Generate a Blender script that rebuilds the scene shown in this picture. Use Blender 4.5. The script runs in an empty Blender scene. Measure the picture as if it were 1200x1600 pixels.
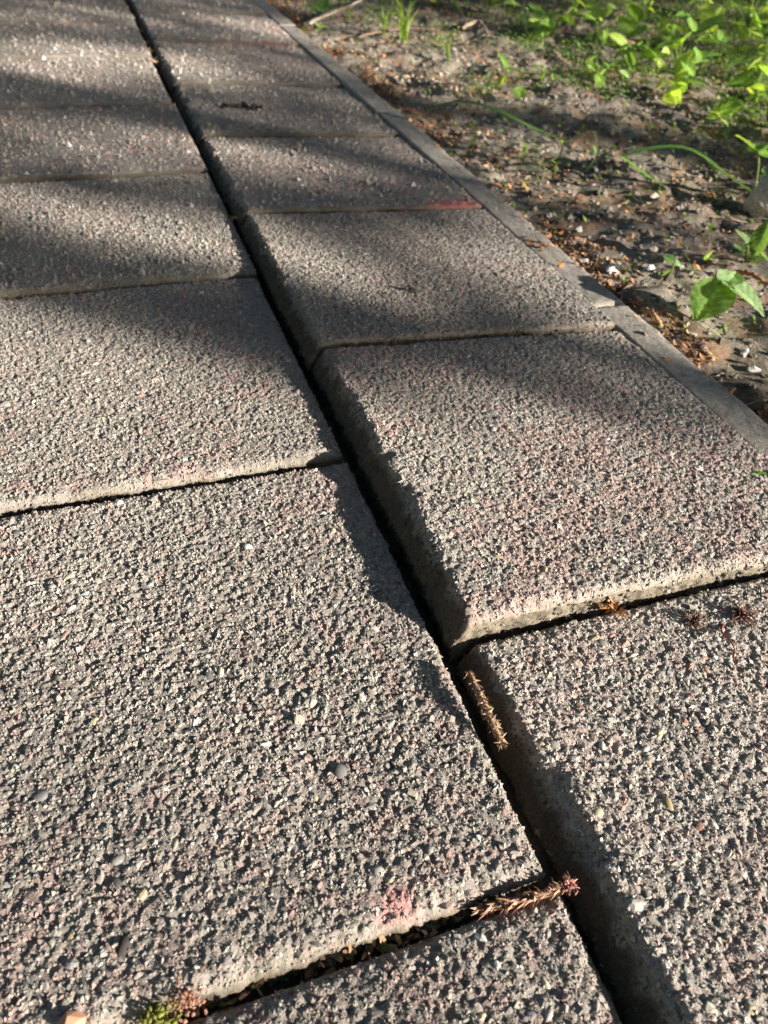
import bpy, math, random
import numpy as np
from mathutils import Vector, Matrix

# ------------------------------------------------------------------ camera, sky, sun, exposure
U = 0.44                                  # camera height above the paving, metres
sc = bpy.context.scene
col = sc.collection
FPX = 1203.0
CR = np.array([[0.94505679, -0.17296888, 0.27739759],      # rows: world x, y, z ; columns: camera right, down, forward
               [-0.32166699, -0.64333399, 0.69473141],
               [0.05829239, -0.74579029, -0.66362553]])
cam_d = bpy.data.cameras.new('camera')
cam = bpy.data.objects.new('camera', cam_d); col.objects.link(cam)
cam.matrix_world = Matrix(((CR[0, 0], -CR[0, 1], -CR[0, 2], 0.0),
                           (CR[1, 0], -CR[1, 1], -CR[1, 2], 0.0),
                           (CR[2, 0], -CR[2, 1], -CR[2, 2], U),
                           (0, 0, 0, 1)))
cam_d.sensor_fit = 'HORIZONTAL'; cam_d.sensor_width = 36.0
cam_d.lens = 36.0 * FPX / 1200.0
cam_d.clip_start = 0.01; cam_d.clip_end = 300.0
cam_d.dof.use_dof = True
cam_d.dof.focus_distance = 0.56
cam_d.dof.aperture_fstop = 13.0
sc.camera = cam

SUN_AZ, SUN_EL = math.radians(-45.0), math.radians(17.0)     # azimuth measured from +X (across the path) towards +Y (along it)
sdir = Vector((math.cos(SUN_AZ) * math.cos(SUN_EL), math.sin(SUN_AZ) * math.cos(SUN_EL), math.sin(SUN_EL)))
world = bpy.data.worlds.new('World'); sc.world = world; world.use_nodes = True
wn = world.node_tree.nodes; wl = world.node_tree.links
sky = wn.new('ShaderNodeTexSky'); sky.sky_type = 'NISHITA'; sky.sun_disc = False
sky.dust_density = 1.1; sky.sun_elevation = SUN_EL; sky.sun_rotation = math.pi / 2 - SUN_AZ
bg = wn['Background']; bg.inputs['Strength'].default_value = 0.05
wl.new(sky.outputs[0], bg.inputs['Color'])
sl = bpy.data.lights.new('sun', 'SUN'); sl.energy = 5.0; sl.angle = math.radians(0.5); sl.color = (1.0, 0.925, 0.825)
sun = bpy.data.objects.new('sun', sl); col.objects.link(sun)
sun.rotation_euler = sdir.to_track_quat('Z', 'Y').to_euler()
sun.location = sdir * 20
sc.view_settings.view_transform = 'Standard'; sc.view_settings.look = 'None'
sc.view_settings.exposure = 1.72; sc.view_settings.gamma = 1.0
sc.cycles.use_denoising = True
sc.cycles.max_bounces = 6; sc.cycles.transparent_max_bounces = 4

# ------------------------------------------------------------------ helpers
rng = np.random.default_rng(11)
random.seed(5)

def at(px, py, z=0.0):
    """photo pixel (1200 x 1600) and a height -> the point of the place it shows"""
    d = CR @ np.array([(px - 600) / FPX, (py - 800) / FPX, 1.0])
    t = (z - U) / d[2]
    return np.array([d[0] * t, d[1] * t, z])

def to_px(P):
    q = (np.asarray(P) - np.array([0, 0, U])) @ CR
    return 600 + FPX * q[..., 0] / q[..., 2], 800 + FPX * q[..., 1] / q[..., 2]

def sstep(a, b, x):
    t = np.clip((x - a) / (b - a), 0, 1); return t * t * (3 - 2 * t)

_LAT = np.random.default_rng(77).random((512, 512))
def vn(x, y, s, seed=0):
    """smooth value noise in 0..1, feature size s"""
    x = np.asarray(x) / s + seed * 17.37; y = np.asarray(y) / s + seed * 9.71
    ix = np.floor(x).astype(int); iy = np.floor(y).astype(int)
    fx = x - ix; fy = y - iy
    fx = fx * fx * fx * (fx * (fx * 6 - 15) + 10); fy = fy * fy * fy * (fy * (fy * 6 - 15) + 10)
    ix %= 512; iy %= 512; jx = (ix + 1) % 512; jy = (iy + 1) % 512
    a = _LAT[ix, iy]; b = _LAT[jx, iy]; c = _LAT[ix, jy]; d = _LAT[jx, jy]
    return (a + (b - a) * fx) + ((c + (d - c) * fx) - (a + (b - a) * fx)) * fy

def mesh_np(name, V, F, smooth=False, tint=None):
    """mesh from numpy vertices (n,3) and equal-sided faces (m,k)"""
    me = bpy.data.meshes.new(name)
    V = np.ascontiguousarray(V, dtype=np.float32); F = np.ascontiguousarray(F, dtype=np.int32)
    n, m, k = len(V), len(F), F.shape[1]
    me.vertices.add(n); me.loops.add(m * k); me.polygons.add(m)
    me.vertices.foreach_set('co', V.ravel())
    me.loops.foreach_set('vertex_index', F.ravel())
    me.polygons.foreach_set('loop_start', np.arange(0, m * k, k, dtype=np.int32))
    me.polygons.foreach_set('use_smooth', np.full(m, smooth, dtype=bool))
    if tint is not None:
        a = me.attributes.new('tint', 'FLOAT_COLOR', 'POINT')
        c = np.ones((n, 4), dtype=np.float32); c[:, :3] = tint
        a.data.foreach_set('color', c.ravel())
    me.update(calc_edges=True)
    return me

def obj(name, me, mat=None, parent=None):
    o = bpy.data.objects.new(name, me); col.objects.link(o)
    if mat is not None and me is not None and not me.materials: me.materials.append(mat)
    if parent is not None: o.parent = parent
    return o

def tag(o, label=None, cat=None, group=None, kind=None):
    if label: o['label'] = label
    if cat: o['category'] = cat
    if group: o['group'] = group
    if kind: o['kind'] = kind
    return o

def empty(name, loc):
    o = bpy.data.objects.new(name, None); col.objects.link(o); o.location = loc; o.empty_display_size = 0.02
    return o

class Bag:
    """collects vertices, faces and vertex colours of one mesh"""
    def __init__(s): s.v = []; s.f = []; s.c = []; s.n = 0
    def add(s, V, F, c):
        V = np.asarray(V, float); F = np.asarray(F, int)
        s.v.append(V); s.f.append(F + s.n); s.n += len(V)
        c = np.asarray(c, float); s.c.append(np.broadcast_to(c, V.shape))
    def mesh(s, name, smooth=False):
        return mesh_np(name, np.concatenate(s.v), np.concatenate(s.f), smooth, np.concatenate(s.c))

# ------------------------------------------------------------------ materials
def new_mat(name):
    m = bpy.data.materials.new(name); m.use_nodes = True
    nt = m.node_tree; b = nt.nodes['Principled BSDF']
    return m, nt, b

def tint_mat(name, rough=0.85, spec=0.3, fine=900.0, var=0.35, bump=0.25, bump_d=0.0006, fine2=250.0):
    """colour from the mesh's own tint attribute, broken up by grain, with fine relief"""
    m, nt, b = new_mat(name); N = nt.nodes; L = nt.links
    a = N.new('ShaderNodeAttribute'); a.attribute_name = 'tint'
    tc = N.new('ShaderNodeTexCoord')
    n1 = N.new('ShaderNodeTexNoise'); n1.inputs['Scale'].default_value = fine; n1.inputs['Detail'].default_value = 3
    n2 = N.new('ShaderNodeTexNoise'); n2.inputs['Scale'].default_value = fine2; n2.inputs['Detail'].default_value = 4
    L.new(tc.outputs['Object'], n1.inputs['Vector']); L.new(tc.outputs['Object'], n2.inputs['Vector'])
    ad = N.new('ShaderNodeMath'); ad.operation = 'ADD'
    L.new(n1.outputs[0], ad.inputs[0]); L.new(n2.outputs[0], ad.inputs[1])
    mr = N.new('ShaderNodeMapRange'); mr.inputs[1].default_value = 0.65; mr.inputs[2].default_value = 1.35
    mr.inputs[3].default_value = 1 - var; mr.inputs[4].default_value = 1 + var
    L.new(ad.outputs[0], mr.inputs[0])
    mx = N.new('ShaderNodeVectorMath'); mx.operation = 'SCALE'
    L.new(a.outputs['Color'], mx.inputs[0]); L.new(mr.outputs[0], mx.inputs['Scale'])
    L.new(mx.outputs[0], b.inputs['Base Color'])
    b.inputs['Roughness'].default_value = rough; b.inputs['Specular IOR Level'].default_value = spec
    if bump > 0:
        bp = N.new('ShaderNodeBump'); bp.inputs['Strength'].default_value = bump; bp.inputs['Distance'].default_value = bump_d
        L.new(ad.outputs[0], bp.inputs['Height']); L.new(bp.outputs[0], b.inputs['Normal'])
    return m

M_slab = tint_mat('exposed_concrete', 0.9, 0.2, 1100, 0.38, 0.7, 0.0009, 420)
M_stone = tint_mat('aggregate_stone', 0.9, 0.15, 900, 0.22, 0.3, 0.0004, 300)
M_kerb = tint_mat('smooth_concrete', 0.9, 0.2, 700, 0.42, 0.9, 0.0009, 260)
M_sand = tint_mat('joint_sand', 0.95, 0.1, 700, 0.4, 0.6, 0.001, 200)
M_soil = tint_mat('dry_soil', 0.95, 0.1, 500, 0.4, 0.8, 0.002, 120)
M_litter = tint_mat('dry_litter', 0.75, 0.25, 900, 0.35, 0.2, 0.0004, 300)
M_bark = tint_mat('bark', 0.9, 0.2, 300, 0.4, 0.6, 0.002, 60)

# loose pebbles share meshes, so each takes its colour from the object
def pebble_mat():
    m, nt, b = new_mat('pebble_stone'); N = nt.nodes; L = nt.links
    oi = N.new('ShaderNodeObjectInfo')
    r = N.new('ShaderNodeValToRGB'); r.color_ramp.interpolation = 'CONSTANT'
    pal = [(0.0, (.20, .19, .17)), (.2, (.30, .28, .25)), (.36, (.13, .125, .12)), (.46, (.37, .32, .24)), (.60, (.26, .245, .22)),
           (.72, (.45, .43, .39)), (.80, (.27, .15, .12)), (.86, (.36, .30, .19)), (.955, (.50, .48, .44)), (.975, (.08, .075, .075))]
    e = r.color_ramp.elements; e[0].position = 0; e[0].color = (*pal[0][1], 1); e[1].position = pal[1][0]; e[1].color = (*pal[1][1], 1)
    for p, c in pal[2:]:
        q = e.new(p); q.color = (*c, 1)
    L.new(oi.outputs['Random'], r.inputs[0])
    tc = N.new('ShaderNodeTexCoord'); n1 = N.new('ShaderNodeTexNoise'); n1.inputs['Scale'].default_value = 3.0; n1.inputs['Detail'].default_value = 6
    L.new(tc.outputs['Object'], n1.inputs['Vector'])
    mr = N.new('ShaderNodeMapRange'); mr.inputs[1].default_value = .3; mr.inputs[2].default_value = .7; mr.inputs[3].default_value = .75; mr.inputs[4].default_value = 1.25
    L.new(n1.outputs[0], mr.inputs[0])
    mx = N.new('ShaderNodeVectorMath'); mx.operation = 'SCALE'; L.new(r.outputs[0], mx.inputs[0]); L.new(mr.outputs[0], mx.inputs['Scale'])
    L.new(mx.outputs[0], b.inputs['Base Color']); b.inputs['Roughness'].default_value = .6; b.inputs['Specular IOR Level'].default_value = .35
    return m
M_pebble = pebble_mat()

def leaf_mat(name, trans=0.45):
    m, nt, b = new_mat(name); N = nt.nodes; L = nt.links
    a = N.new('ShaderNodeAttribute'); a.attribute_name = 'tint'
    tc = N.new('ShaderNodeTexCoord'); n1 = N.new('ShaderNodeTexNoise'); n1.inputs['Scale'].default_value = 180; n1.inputs['Detail'].default_value = 4
    L.new(tc.outputs['Object'], n1.inputs['Vector'])
    mr = N.new('ShaderNodeMapRange'); mr.inputs[1].default_value = .3; mr.inputs[2].default_value = .7; mr.inputs[3].default_value = .75; mr.inputs[4].default_value = 1.25
    L.new(n1.outputs[0], mr.inputs[0])
    mx = N.new('ShaderNodeVectorMath'); mx.operation = 'SCALE'; L.new(a.outputs['Color'], mx.inputs[0]); L.new(mr.outputs[0], mx.inputs['Scale'])
    L.new(mx.outputs[0], b.inputs['Base Color']); b.inputs['Roughness'].default_value = .5; b.inputs['Specular IOR Level'].default_value = .35
    t = N.new('ShaderNodeBsdfTranslucent')
    hs = N.new('ShaderNodeVectorMath'); hs.operation = 'MULTIPLY'; hs.inputs[1].default_value = (1.5, 1.5, .6)
    L.new(mx.outputs[0], hs.inputs[0]); L.new(hs.outputs[0], t.inputs['Color'])
    ms = N.new('ShaderNodeMixShader'); ms.inputs[0].default_value = trans
    L.new(b.outputs[0], ms.inputs[1]); L.new(t.outputs[0], ms.inputs[2])
    L.new(ms.outputs[0], N['Material Output'].inputs['Surface'])
    return m
M_leaf = leaf_mat('green_leaf')
M_crown = leaf_mat('tree_leaf', 0.12)

# ------------------------------------------------------------------ stones (half-buried angular gravel)
def _stone_template():
    V = [(0, 0, 1.0)]
    for k in range(5): V.append((.86 * math.cos(k * 1.2566), .86 * math.sin(k * 1.2566), .50))
    for k in range(5): V.append((1.0 * math.cos((k + .5) * 1.2566), 1.0 * math.sin((k + .5) * 1.2566), -.45))
    F = []
    for k in range(5):
        a, b = 1 + k, 1 + (k + 1) % 5; c, d = 6 + k, 6 + (k + 1) % 5
        F += [(0, a, b), (a, c, b), (b, c, d)]
    return np.array(V), np.array(F)
ST_V, ST_F = _stone_template()

PAL = np.array([(.235, .222, .200), (.285, .265, .235), (.33, .298, .245), (.15, .142, .132), (.39, .365, .325), (.60, .585, .55), (.28, .195, .165), (.245, .220, .185)])
PALW = np.array([.22, .22, .15, .12, .08, .025, .055, .13])

GR_V = np.array([(0, 0, 1.0), (1, 0, -.5), (0, 1, -.5), (-1, 0, -.5), (0, -1, -.5)]); GR_F = np.array([(0, 1, 2), (0, 2, 3), (0, 3, 4), (0, 4, 1)])
def grains(P, R, r, colour):
    """sand grains standing out of the concrete: little four-sided points"""
    n = len(P)
    V = (np.repeat(GR_V[None], n, 0) + r.normal(0, .28, (n, 5, 3))) * R[:, None, None] * np.stack([r.uniform(.8, 1.4, n), r.uniform(.7, 1.1, n), r.uniform(.6, 1.1, n)], 1)[:, None]
    a = r.uniform(0, 6.283, n); ca, sa = np.cos(a)[:, None], np.sin(a)[:, None]
    x = V[:, :, 0] * ca - V[:, :, 1] * sa; y = V[:, :, 0] * sa + V[:, :, 1] * ca
    V[:, :, 0] = x; V[:, :, 1] = y; V += P[:, None, :]
    F = GR_F[None] + (np.arange(n) * 5)[:, None, None]
    return V.reshape(-1, 3), F.reshape(-1, 3), np.repeat(colour[:, None], 5, 1).reshape(-1, 3)

def stones(P, R, r, flat=0.75, colour=None):
    """P centres (n,3), R radii (n,) -> vertices, faces, colours of n stones"""
    n = len(P)
    V = np.repeat(ST_V[None], n, 0) + r.normal(0, .20, (n, 11, 3))
    S = np.stack([r.uniform(.75, 1.35, n), r.uniform(.65, 1.05, n), r.uniform(.6, 1.15, n) * flat], 1) * R[:, None]
    V = V * S[:, None, :]
    tx = r.normal(0, .28, n); ty = r.normal(0, .28, n)
    V[:, :, 2] += V[:, :, 0] * tx[:, None] + V[:, :, 1] * ty[:, None]
    a = r.uniform(0, 6.283, n); ca, sa = np.cos(a)[:, None], np.sin(a)[:, None]
    x = V[:, :, 0] * ca - V[:, :, 1] * sa; y = V[:, :, 0] * sa + V[:, :, 1] * ca
    V[:, :, 0] = x; V[:, :, 1] = y
    V += P[:, None, :]
    F = ST_F[None] + (np.arange(n) * 11)[:, None, None]
    if colour is None:
        c = PAL[r.choice(len(PAL), n, p=PALW / PALW.sum())] * r.uniform(.8, 1.2, (n, 1))
    else:
        c = colour
    C = np.repeat(c[:, None, :], 11, 1)
    return V.reshape(-1, 3), F.reshape(-1, 3), C.reshape(-1, 3)

PEB = []; PEB_V = []
for k in range(10):
    rr = np.random.default_rng(300 + k)
    ico = []
    # rounded pebble: latitude rings, a little lumpy
    V = [(0, 0, .8)]
    for ring, (zz, rad) in enumerate(((.62, .55), (.22, .92), (-.3, 1.0))):
        for j in range(8):
            t = (j + .5 * (ring % 2)) * math.pi / 4
            V.append((rad * math.cos(t), rad * math.sin(t), zz))
    V = np.array(V) * (1 + rr.normal(0, .07, (25, 1))) * np.array([1.15, .85, 1.0])
    F = [(0, 1 + j, 1 + (j + 1) % 8) for j in range(8)]
    for ring in range(2):
        for j in range(8):
            a, b = 1 + ring * 8 + j, 1 + ring * 8 + (j + 1) % 8; c, d = a + 8, b + 8
            F += [(a, c, b), (b, c, d)]
    me = mesh_np('pebble', V, F, k < 5); me.materials.append(M_pebble); PEB.append(me); PEB_V.append(V); PEB_F = F

# ------------------------------------------------------------------ paving
pav_x = np.concatenate([np.arange(-1.30, -.26, .06), np.arange(-.25, .575, .014)]); pav_y = np.concatenate([np.arange(-.9, 2.0, .014), np.arange(2.0, 6.0, .06)])
X, Y = np.meshgrid(pav_x, pav_y, indexing='ij')
Z = -.029 + .004 * vn(X, Y, .03, 3) + .006 * vn(X, Y, .012, 4)
def grid_faces(nx, ny):
    i = np.arange((nx - 1) * (ny - 1)); a = (i // (ny - 1)) * ny + i % (ny - 1)
    return np.stack([a, a + ny, a + ny + 1, a + 1], 1)
tn = vn(X, Y, .02, 5)[..., None]
pavement = obj('pavement', mesh_np('pavement', np.stack([X, Y, Z], -1).reshape(-1, 3), grid_faces(*X.shape), True,
               (np.array((.05, .042, .033)) * (1 - tn) + np.array((.11, .085, .06)) * tn).reshape(-1, 3)), M_sand)
tag(pavement, 'dark sandy bed showing in the joints between the concrete slabs', kind='structure')

def lines(a, b, step, re0, re1):
    """grid lines from a to b, finer over re0 / re1 metres at the two ends"""
    fine = min(step, .0016)
    out = list(np.arange(a, a + re0, fine)) + list(np.arange(a + re0, b - re1, step)) + list(np.arange(b - re1, b, fine)) + [b]
    return np.array(out)

PINK = np.array((.31, .200, .180))
def make_slab(x0, x1, y0, y1, zc, step, seed, pitch=None, npeb=0, pink=.25, tone=1.0, rx=(.008, .007, .009, .006), rz=(.007, .006, .008, .005),
              red=(), extra=(), es=(.30, .30, .55, .30), moss=.5, grain=None, stain=0.0, chamfer=False, grime=0.0):  # stain: earth on the joint-side face plus its painted-in shade
    """one rough concrete slab. zc: heights near-left, near-right, far-left, far-right. rx, rz: width and drop of the worn edge: left, right, near, far"""
    r = np.random.default_rng(seed)
    fine = step < .004
    if not fine: es = (.05,) * 4; moss = .9
    ex = max(rx[:2]) + .004; ey = max(rx[2:]) + .004
    if fine:
        gx = lines(x0, x1, step, ex, ex); gy = lines(y0, y1, step, ey, ey)
        def thin(g, other, isx):                       # lines wholly outside the view need not be fine
            out = []
            for i, q in enumerate(g):
                P = np.stack([np.full(25, q), np.linspace(*other, 25)] if isx else [np.linspace(*other, 25), np.full(25, q)], -1)
                a, b = to_px(np.concatenate([P, np.zeros((25, 1))], 1)); dep = ((np.concatenate([P, np.zeros((25, 1))], 1) - np.array([0, 0, U])) @ CR)[:, 2]
                if i in (0, len(g) - 1) or i % 6 == 0 or ((a > -60) & (a < 1260) & (b > -60) & (b < 1660) & (dep > 0)).any(): out.append(q)
            return np.array(out)
        gx, gy = thin(gx, (y0, y1), True), thin(gy, (x0, x1), False)
    else:
        gx = np.unique(np.concatenate([np.linspace(x0, x0 + rx[0], 5), np.arange(x0 + rx[0], x1 - rx[1], step), np.linspace(x1 - rx[1], x1, 5)]))
        gy = np.unique(np.concatenate([np.linspace(y0, y0 + rx[2], 5), np.arange(y0 + rx[2], y1 - rx[3], step), np.linspace(y1 - rx[3], y1, 5)]))
    side = [.045, .028, .014, .006]
    X, Y = np.meshgrid(gx, gy, indexing='ij')
    def surf(X, Y):
        u = (X - x0) / (x1 - x0); v = (Y - y0) / (y1 - y0)
        base = (zc[0] * (1 - u) + zc[1] * u) * (1 - v) + (zc[2] * (1 - u) + zc[3] * u) * v
        drop = 0; dmin = 1e9
        for k, (d, s) in enumerate(((X - x0, Y), (x1 - X, Y), (Y - y0, X), (y1 - Y, X))):
            w = rx[k] * (.62 + .75 * vn(s, s * 0 + k, .035, seed + k) + .25 * (vn(s, s * 0 + k, .009, seed + 9 + k) - .5))
            w = w + .014 * sstep(.74, .90, vn(s, s * 0 + k * 3.3, .022, seed + 40 + k))          # chips
            t = np.clip(1 - d / w, 0, 1)
            if k == 0 and chamfer:
                w = rx[0] * (.80 + .40 * vn(s, s * 0 + k, .05, seed + k)) + .0035 * (vn(s, s * 0 + k, .010, seed + 9) - .5) + .008 * sstep(.80, .92, vn(s, s * 0 + 3.3, .025, seed + 40))
                t = np.clip(1 - d / w, 0, 1); drop = np.maximum(drop, rz[0] * (np.sqrt(t * t + .006) - .0775) + .0016 * (vn(s, d, .007, seed + 30) - .5) * sstep(0, .3, t))
            else: drop = np.maximum(drop, rz[k] * (1 - np.sqrt(np.maximum(1 - t * t * .985, 0))))
            dmin = np.minimum(dmin, d - w * .62 * es[k] + .006 * (1 - es[k]))
        m = sstep(-.001, .008, dmin + .006 * (vn(X, Y, .008, seed + 5) - .5))
        if fine:
            h = .0004 * (vn(X, Y, .0045, seed) - .5) + .0007 * (vn(X, Y, .0024, seed + 1) - .5)
            h = h - .0011 * sstep(.64, .76, vn(X, Y, .0036, seed + 3)) * (.3 + .7 * m) - .0013 * sstep(.66, .76, vn(X, Y, .0027, seed + 7))
        else:
            h = .002 * (vn(X, Y, .007, seed) - .5) + .0012 * (vn(X, Y, .015, seed + 1) - .5)
        z = base - drop + h * (.75 + .25 * m) + .0012 * (vn(X, Y, .07, seed + 6) - .5)
        return z, m, dmin
    Z, m, dmin = surf(X, Y)
    # colour of the concrete itself
    g = vn(X, Y, .012, seed + 11)[..., None]; g2 = vn(X, Y, .06, seed + 12)[..., None]
    C = np.array((.210, .183, .160)) * (1 - g) + np.array((.275, .245, .215)) * g
    C = C * (.86 + .28 * g2)
    pk = sstep(.52, .72, .55 * vn(X, Y, .010, seed + 13) + .45 * vn(X, Y, .09, seed + 14)) * pink * 1.3
    pk = np.clip(pk, 0, .85)[..., None]
    C = C * (1 - pk) + PINK * pk
    e = ((1 - m) * (.35 + .65 * vn(X, Y, .02, seed + 15)))[..., None]
    C = C * (1 - e) + np.array((.17, .145, .108)) * e
    ms = (sstep(.55, .75, vn(X, Y, .018, seed + 16)) * sstep(.012, -.004, dmin))[..., None] * moss
    C = C * (1 - ms) + (np.array((.15, .135, .075)) if fine else np.array((.10, .085, .06))) * ms
    for (qx, qy, ax, ay, rc) in red:                      # remains of red pigment
        k = sstep(1.2, .5, np.hypot((X - qx) / ax, (Y - qy) / ay) + .8 * (vn(X, Y, .006, seed + 18) - .5))[..., None]
        C = C * (1 - k) + np.array(rc) * k
    if stain:                                              # earth on the joint-side face, darkened further to paint in its shade
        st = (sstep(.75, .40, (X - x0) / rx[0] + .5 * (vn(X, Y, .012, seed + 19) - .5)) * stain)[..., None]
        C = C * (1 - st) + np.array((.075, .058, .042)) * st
    if grime:                                              # packed dirt along the cross joint
        gm = (sstep(.0065, .002, (Y - y0) + .004 * (vn(X, Y, .03, seed + 24) - .5)) * grime)[..., None]
        C = C * (1 - gm) + np.array((.055, .044, .034)) * gm
    C = C * tone
    # side faces: run the outline down
    nx, ny = X.shape
    ring = [(i, 0) for i in range(nx)] + [(nx - 1, j) for j in range(1, ny)] + [(i, ny - 1) for i in range(nx - 2, -1, -1)] + [(0, j) for j in range(ny - 2, 0, -1)]
    ri = np.array(ring); idx = ri[:, 0] * ny + ri[:, 1]
    V = [np.stack([X, Y, Z], -1).reshape(-1, 3)]; CC = [C.reshape(-1, 3)]
    F = [grid_faces(nx, ny)]
    rv = V[0][idx]; cx, cy = (x0 + x1) / 2, (y0 + y1) / 2; n0 = nx * ny; prev = idx; L = len(idx)
    for lv, dz in enumerate(np.concatenate([np.arange(.0016, .0225, .0016), [.028, .042]]) if fine else (.005, .013, .024, .042)):
        q = rv.copy(); q[:, 2] -= dz
        al = rv[:, 0] + rv[:, 1] * 1.0
        sh = .0030 * (vn(al, al * 0 + dz, .0065, seed + 20) - .45) + .0022 * (vn(al, al * 0 + dz, .0032, seed + 22) - .5) + .0035 * (vn(al, al * 0 + dz, .03, seed + 23) - .5)
        lft = abs(rv[:, 0] - x0) < .001
        q[:, 0] += np.sign(q[:, 0] - cx) * sh * (np.minimum(abs(rv[:, 0] - x0), abs(rv[:, 0] - x1)) < .001)
        q[:, 1] += np.sign(q[:, 1] - cy) * sh * (np.minimum(abs(rv[:, 1] - y0), abs(rv[:, 1] - y1)) < .001)
        sc_c = np.array((.135, .113, .083))[None] * (1 - grime * .65) * (1 - stain * lft[:, None]) + np.array((.075, .058, .042))[None] * stain * lft[:, None]  # stain: earth and painted-in shade on the joint side
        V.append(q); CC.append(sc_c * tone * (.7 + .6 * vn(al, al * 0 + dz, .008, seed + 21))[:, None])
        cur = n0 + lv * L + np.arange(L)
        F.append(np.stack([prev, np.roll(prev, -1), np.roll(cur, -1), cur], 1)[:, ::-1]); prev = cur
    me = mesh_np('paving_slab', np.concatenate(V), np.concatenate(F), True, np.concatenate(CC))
    slab = obj('paving_slab', me, M_slab, pavement)
    if pitch:
        xs = np.arange(x0, x1, pitch); ys = np.arange(y0, y1, pitch)
        PX, PY = np.meshgrid(xs, ys, indexing='ij')
        PX = PX.ravel() + r.uniform(-.6, .6, PX.size) * pitch; PY = PY.ravel() + r.uniform(-.6, .6, PY.size) * pitch
        ok = (PX > x0 + .003) & (PX < x1 - .003) & (PY > y0 + .003) & (PY < y1 - .003)
        qx, qy = to_px(np.stack([PX, PY, PX * 0], -1))
        ok &= (qx > -90) & (qx < 1290) & (qy > -60) & (qy < 1690)
        PX, PY = PX[ok], PY[ok]
        z, mm, dm = surf(PX, PY)
        keep = (r.random(len(PX)) < np.clip(mm * 1.05, .05, 1) * .93) & ((PY > y0 + .006) | (not grime))
        PX, PY, z, mm = PX[keep], PY[keep], z[keep], mm[keep]
        R = pitch * .44 * np.exp(r.normal(0, .42, len(PX))); R = np.clip(R, pitch * .2, pitch * 1.25)
        big = r.random(len(PX)) < .05; R[big] = pitch * r.uniform(.8, 1.5, big.sum())
        R *= (.55 + .45 * mm)
        P = np.stack([PX, PY, z + R * r.uniform(-.58, -.14, len(PX))], 1)
        c = PAL[r.choice(len(PAL), len(PX), p=PALW / PALW.sum())] * r.uniform(.8, 1.2, (len(PX), 1))
        # dust and pigment bind the stones' colour to the concrete round them
        pkp = np.clip(sstep(.50, .72, .55 * vn(PX, PY, .010, seed + 13) + .45 * vn(PX, PY, .09, seed + 14)) * pink * 1.7, 0, .6)[:, None]
        pkp = np.maximum(pkp * .6, (r.random((len(PX), 1)) < .05 + .25 * pkp) * .65)
        c = c * (1 - pkp) + np.array((.34, .20, .18)) * pkp
        for (qx_, qy_, ax, ay, rc) in red:
            k = sstep(1.1, .6, np.hypot((PX - qx_) / ax, (PY - qy_) / ay))[:, None] * r.uniform(.0, .9, (len(PX), 1))
            c = c * (1 - k) + np.array(rc) * k
        if stain:  # same earth and painted-in shade on the stones
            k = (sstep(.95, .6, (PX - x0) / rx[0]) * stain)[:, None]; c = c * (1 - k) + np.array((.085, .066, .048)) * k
        c = (c * .76 + np.array((.245, .225, .195)) * .24 * (1 if not stain else 1 - .8 * k)) * tone
        if fine and pitch < .0045:
            n1 = int((x1 - x0) * .018 / pitch ** 2 * .55); n2 = int((y1 - y0) * .018 / pitch ** 2 * .45)
            sx = np.concatenate([r.uniform(x0 + .003, x1 - .003, n1), np.full(n2, x0 + .0004)]); sy = np.concatenate([np.full(n1, y0 + .0004), r.uniform(y0 + .003, y1 - .003, n2)])
            zt = surf(np.clip(sx, x0 + .0002, x1), np.clip(sy, y0 + .0002, y1))[0]
            sp = np.stack([sx, sy, zt - r.uniform(0, .020, n1 + n2)], 1); sr = pitch * .40 * np.exp(r.normal(0, .35, n1 + n2))
            scol = PAL[r.choice(len(PAL), n1 + n2, p=PALW / PALW.sum())] * .62 * r.uniform(.7, 1.2, (n1 + n2, 1)) * tone
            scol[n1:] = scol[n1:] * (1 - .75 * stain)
            P, R, c = np.concatenate([P, sp]), np.concatenate([R, sr]), np.concatenate([c, scol])
        v, f, cc = stones(P, R, r, .74 * np.minimum(1, (pitch * .55 / R)), c) if pitch < .0041 else grains(P, R * 1.05, r, c)
        ag = obj('exposed_gravel', mesh_np('exposed_gravel', v, f, False, cc), M_stone, slab)
        ag['kind'] = 'stuff'
        if grain:
            ng = int((x1 - x0) * (y1 - y0) / grain ** 2)
            a, b = r.uniform(x0, x1, ng), r.uniform(y0, y1, ng)
            qx, qy = to_px(np.stack([a, b, a * 0], -1)); ok = (qx > -60) & (qx < 1260) & (qy > -60) & (qy < 1660); a, b = a[ok], b[ok]
            z, mm, dm = surf(a, b)
            R = grain * .40 * np.exp(r.normal(0, .3, len(a)))
            t_ = r.random((len(a), 1)); c = np.array((.225, .207, .18)) * (1 - t_) + np.array((.36, .335, .295)) * t_
            pkp = np.clip(sstep(.48, .70, .55 * vn(a, b, .010, seed + 13) + .45 * vn(a, b, .09, seed + 14)) * pink * 2.3, 0, .75)[:, None]; pkp = np.maximum(pkp * .4, (r.random((len(a), 1)) < .06 + .32 * pkp) * .7)
            c = c * (1 - pkp) + np.array((.35, .205, .185)) * pkp
            for (qx_, qy_, ax, ay, rc) in red:
                k = sstep(1.2, .6, np.hypot((a - qx_) / ax, (b - qy_) / ay))[:, None] * .85
                c = c * (1 - k) + np.array(rc) * k
            if stain:  # same earth and painted-in shade here
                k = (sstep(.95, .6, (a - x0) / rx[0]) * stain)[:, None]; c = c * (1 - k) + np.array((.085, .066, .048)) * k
            v, f, cc = grains(np.stack([a, b, z + R * .1], 1), R, r, c * tone)
            sg = obj('sand_grains', mesh_np('sand_grains', v, f, False, cc), M_stone, slab); sg['kind'] = 'stuff'
    pts = []
    k = 0
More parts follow.
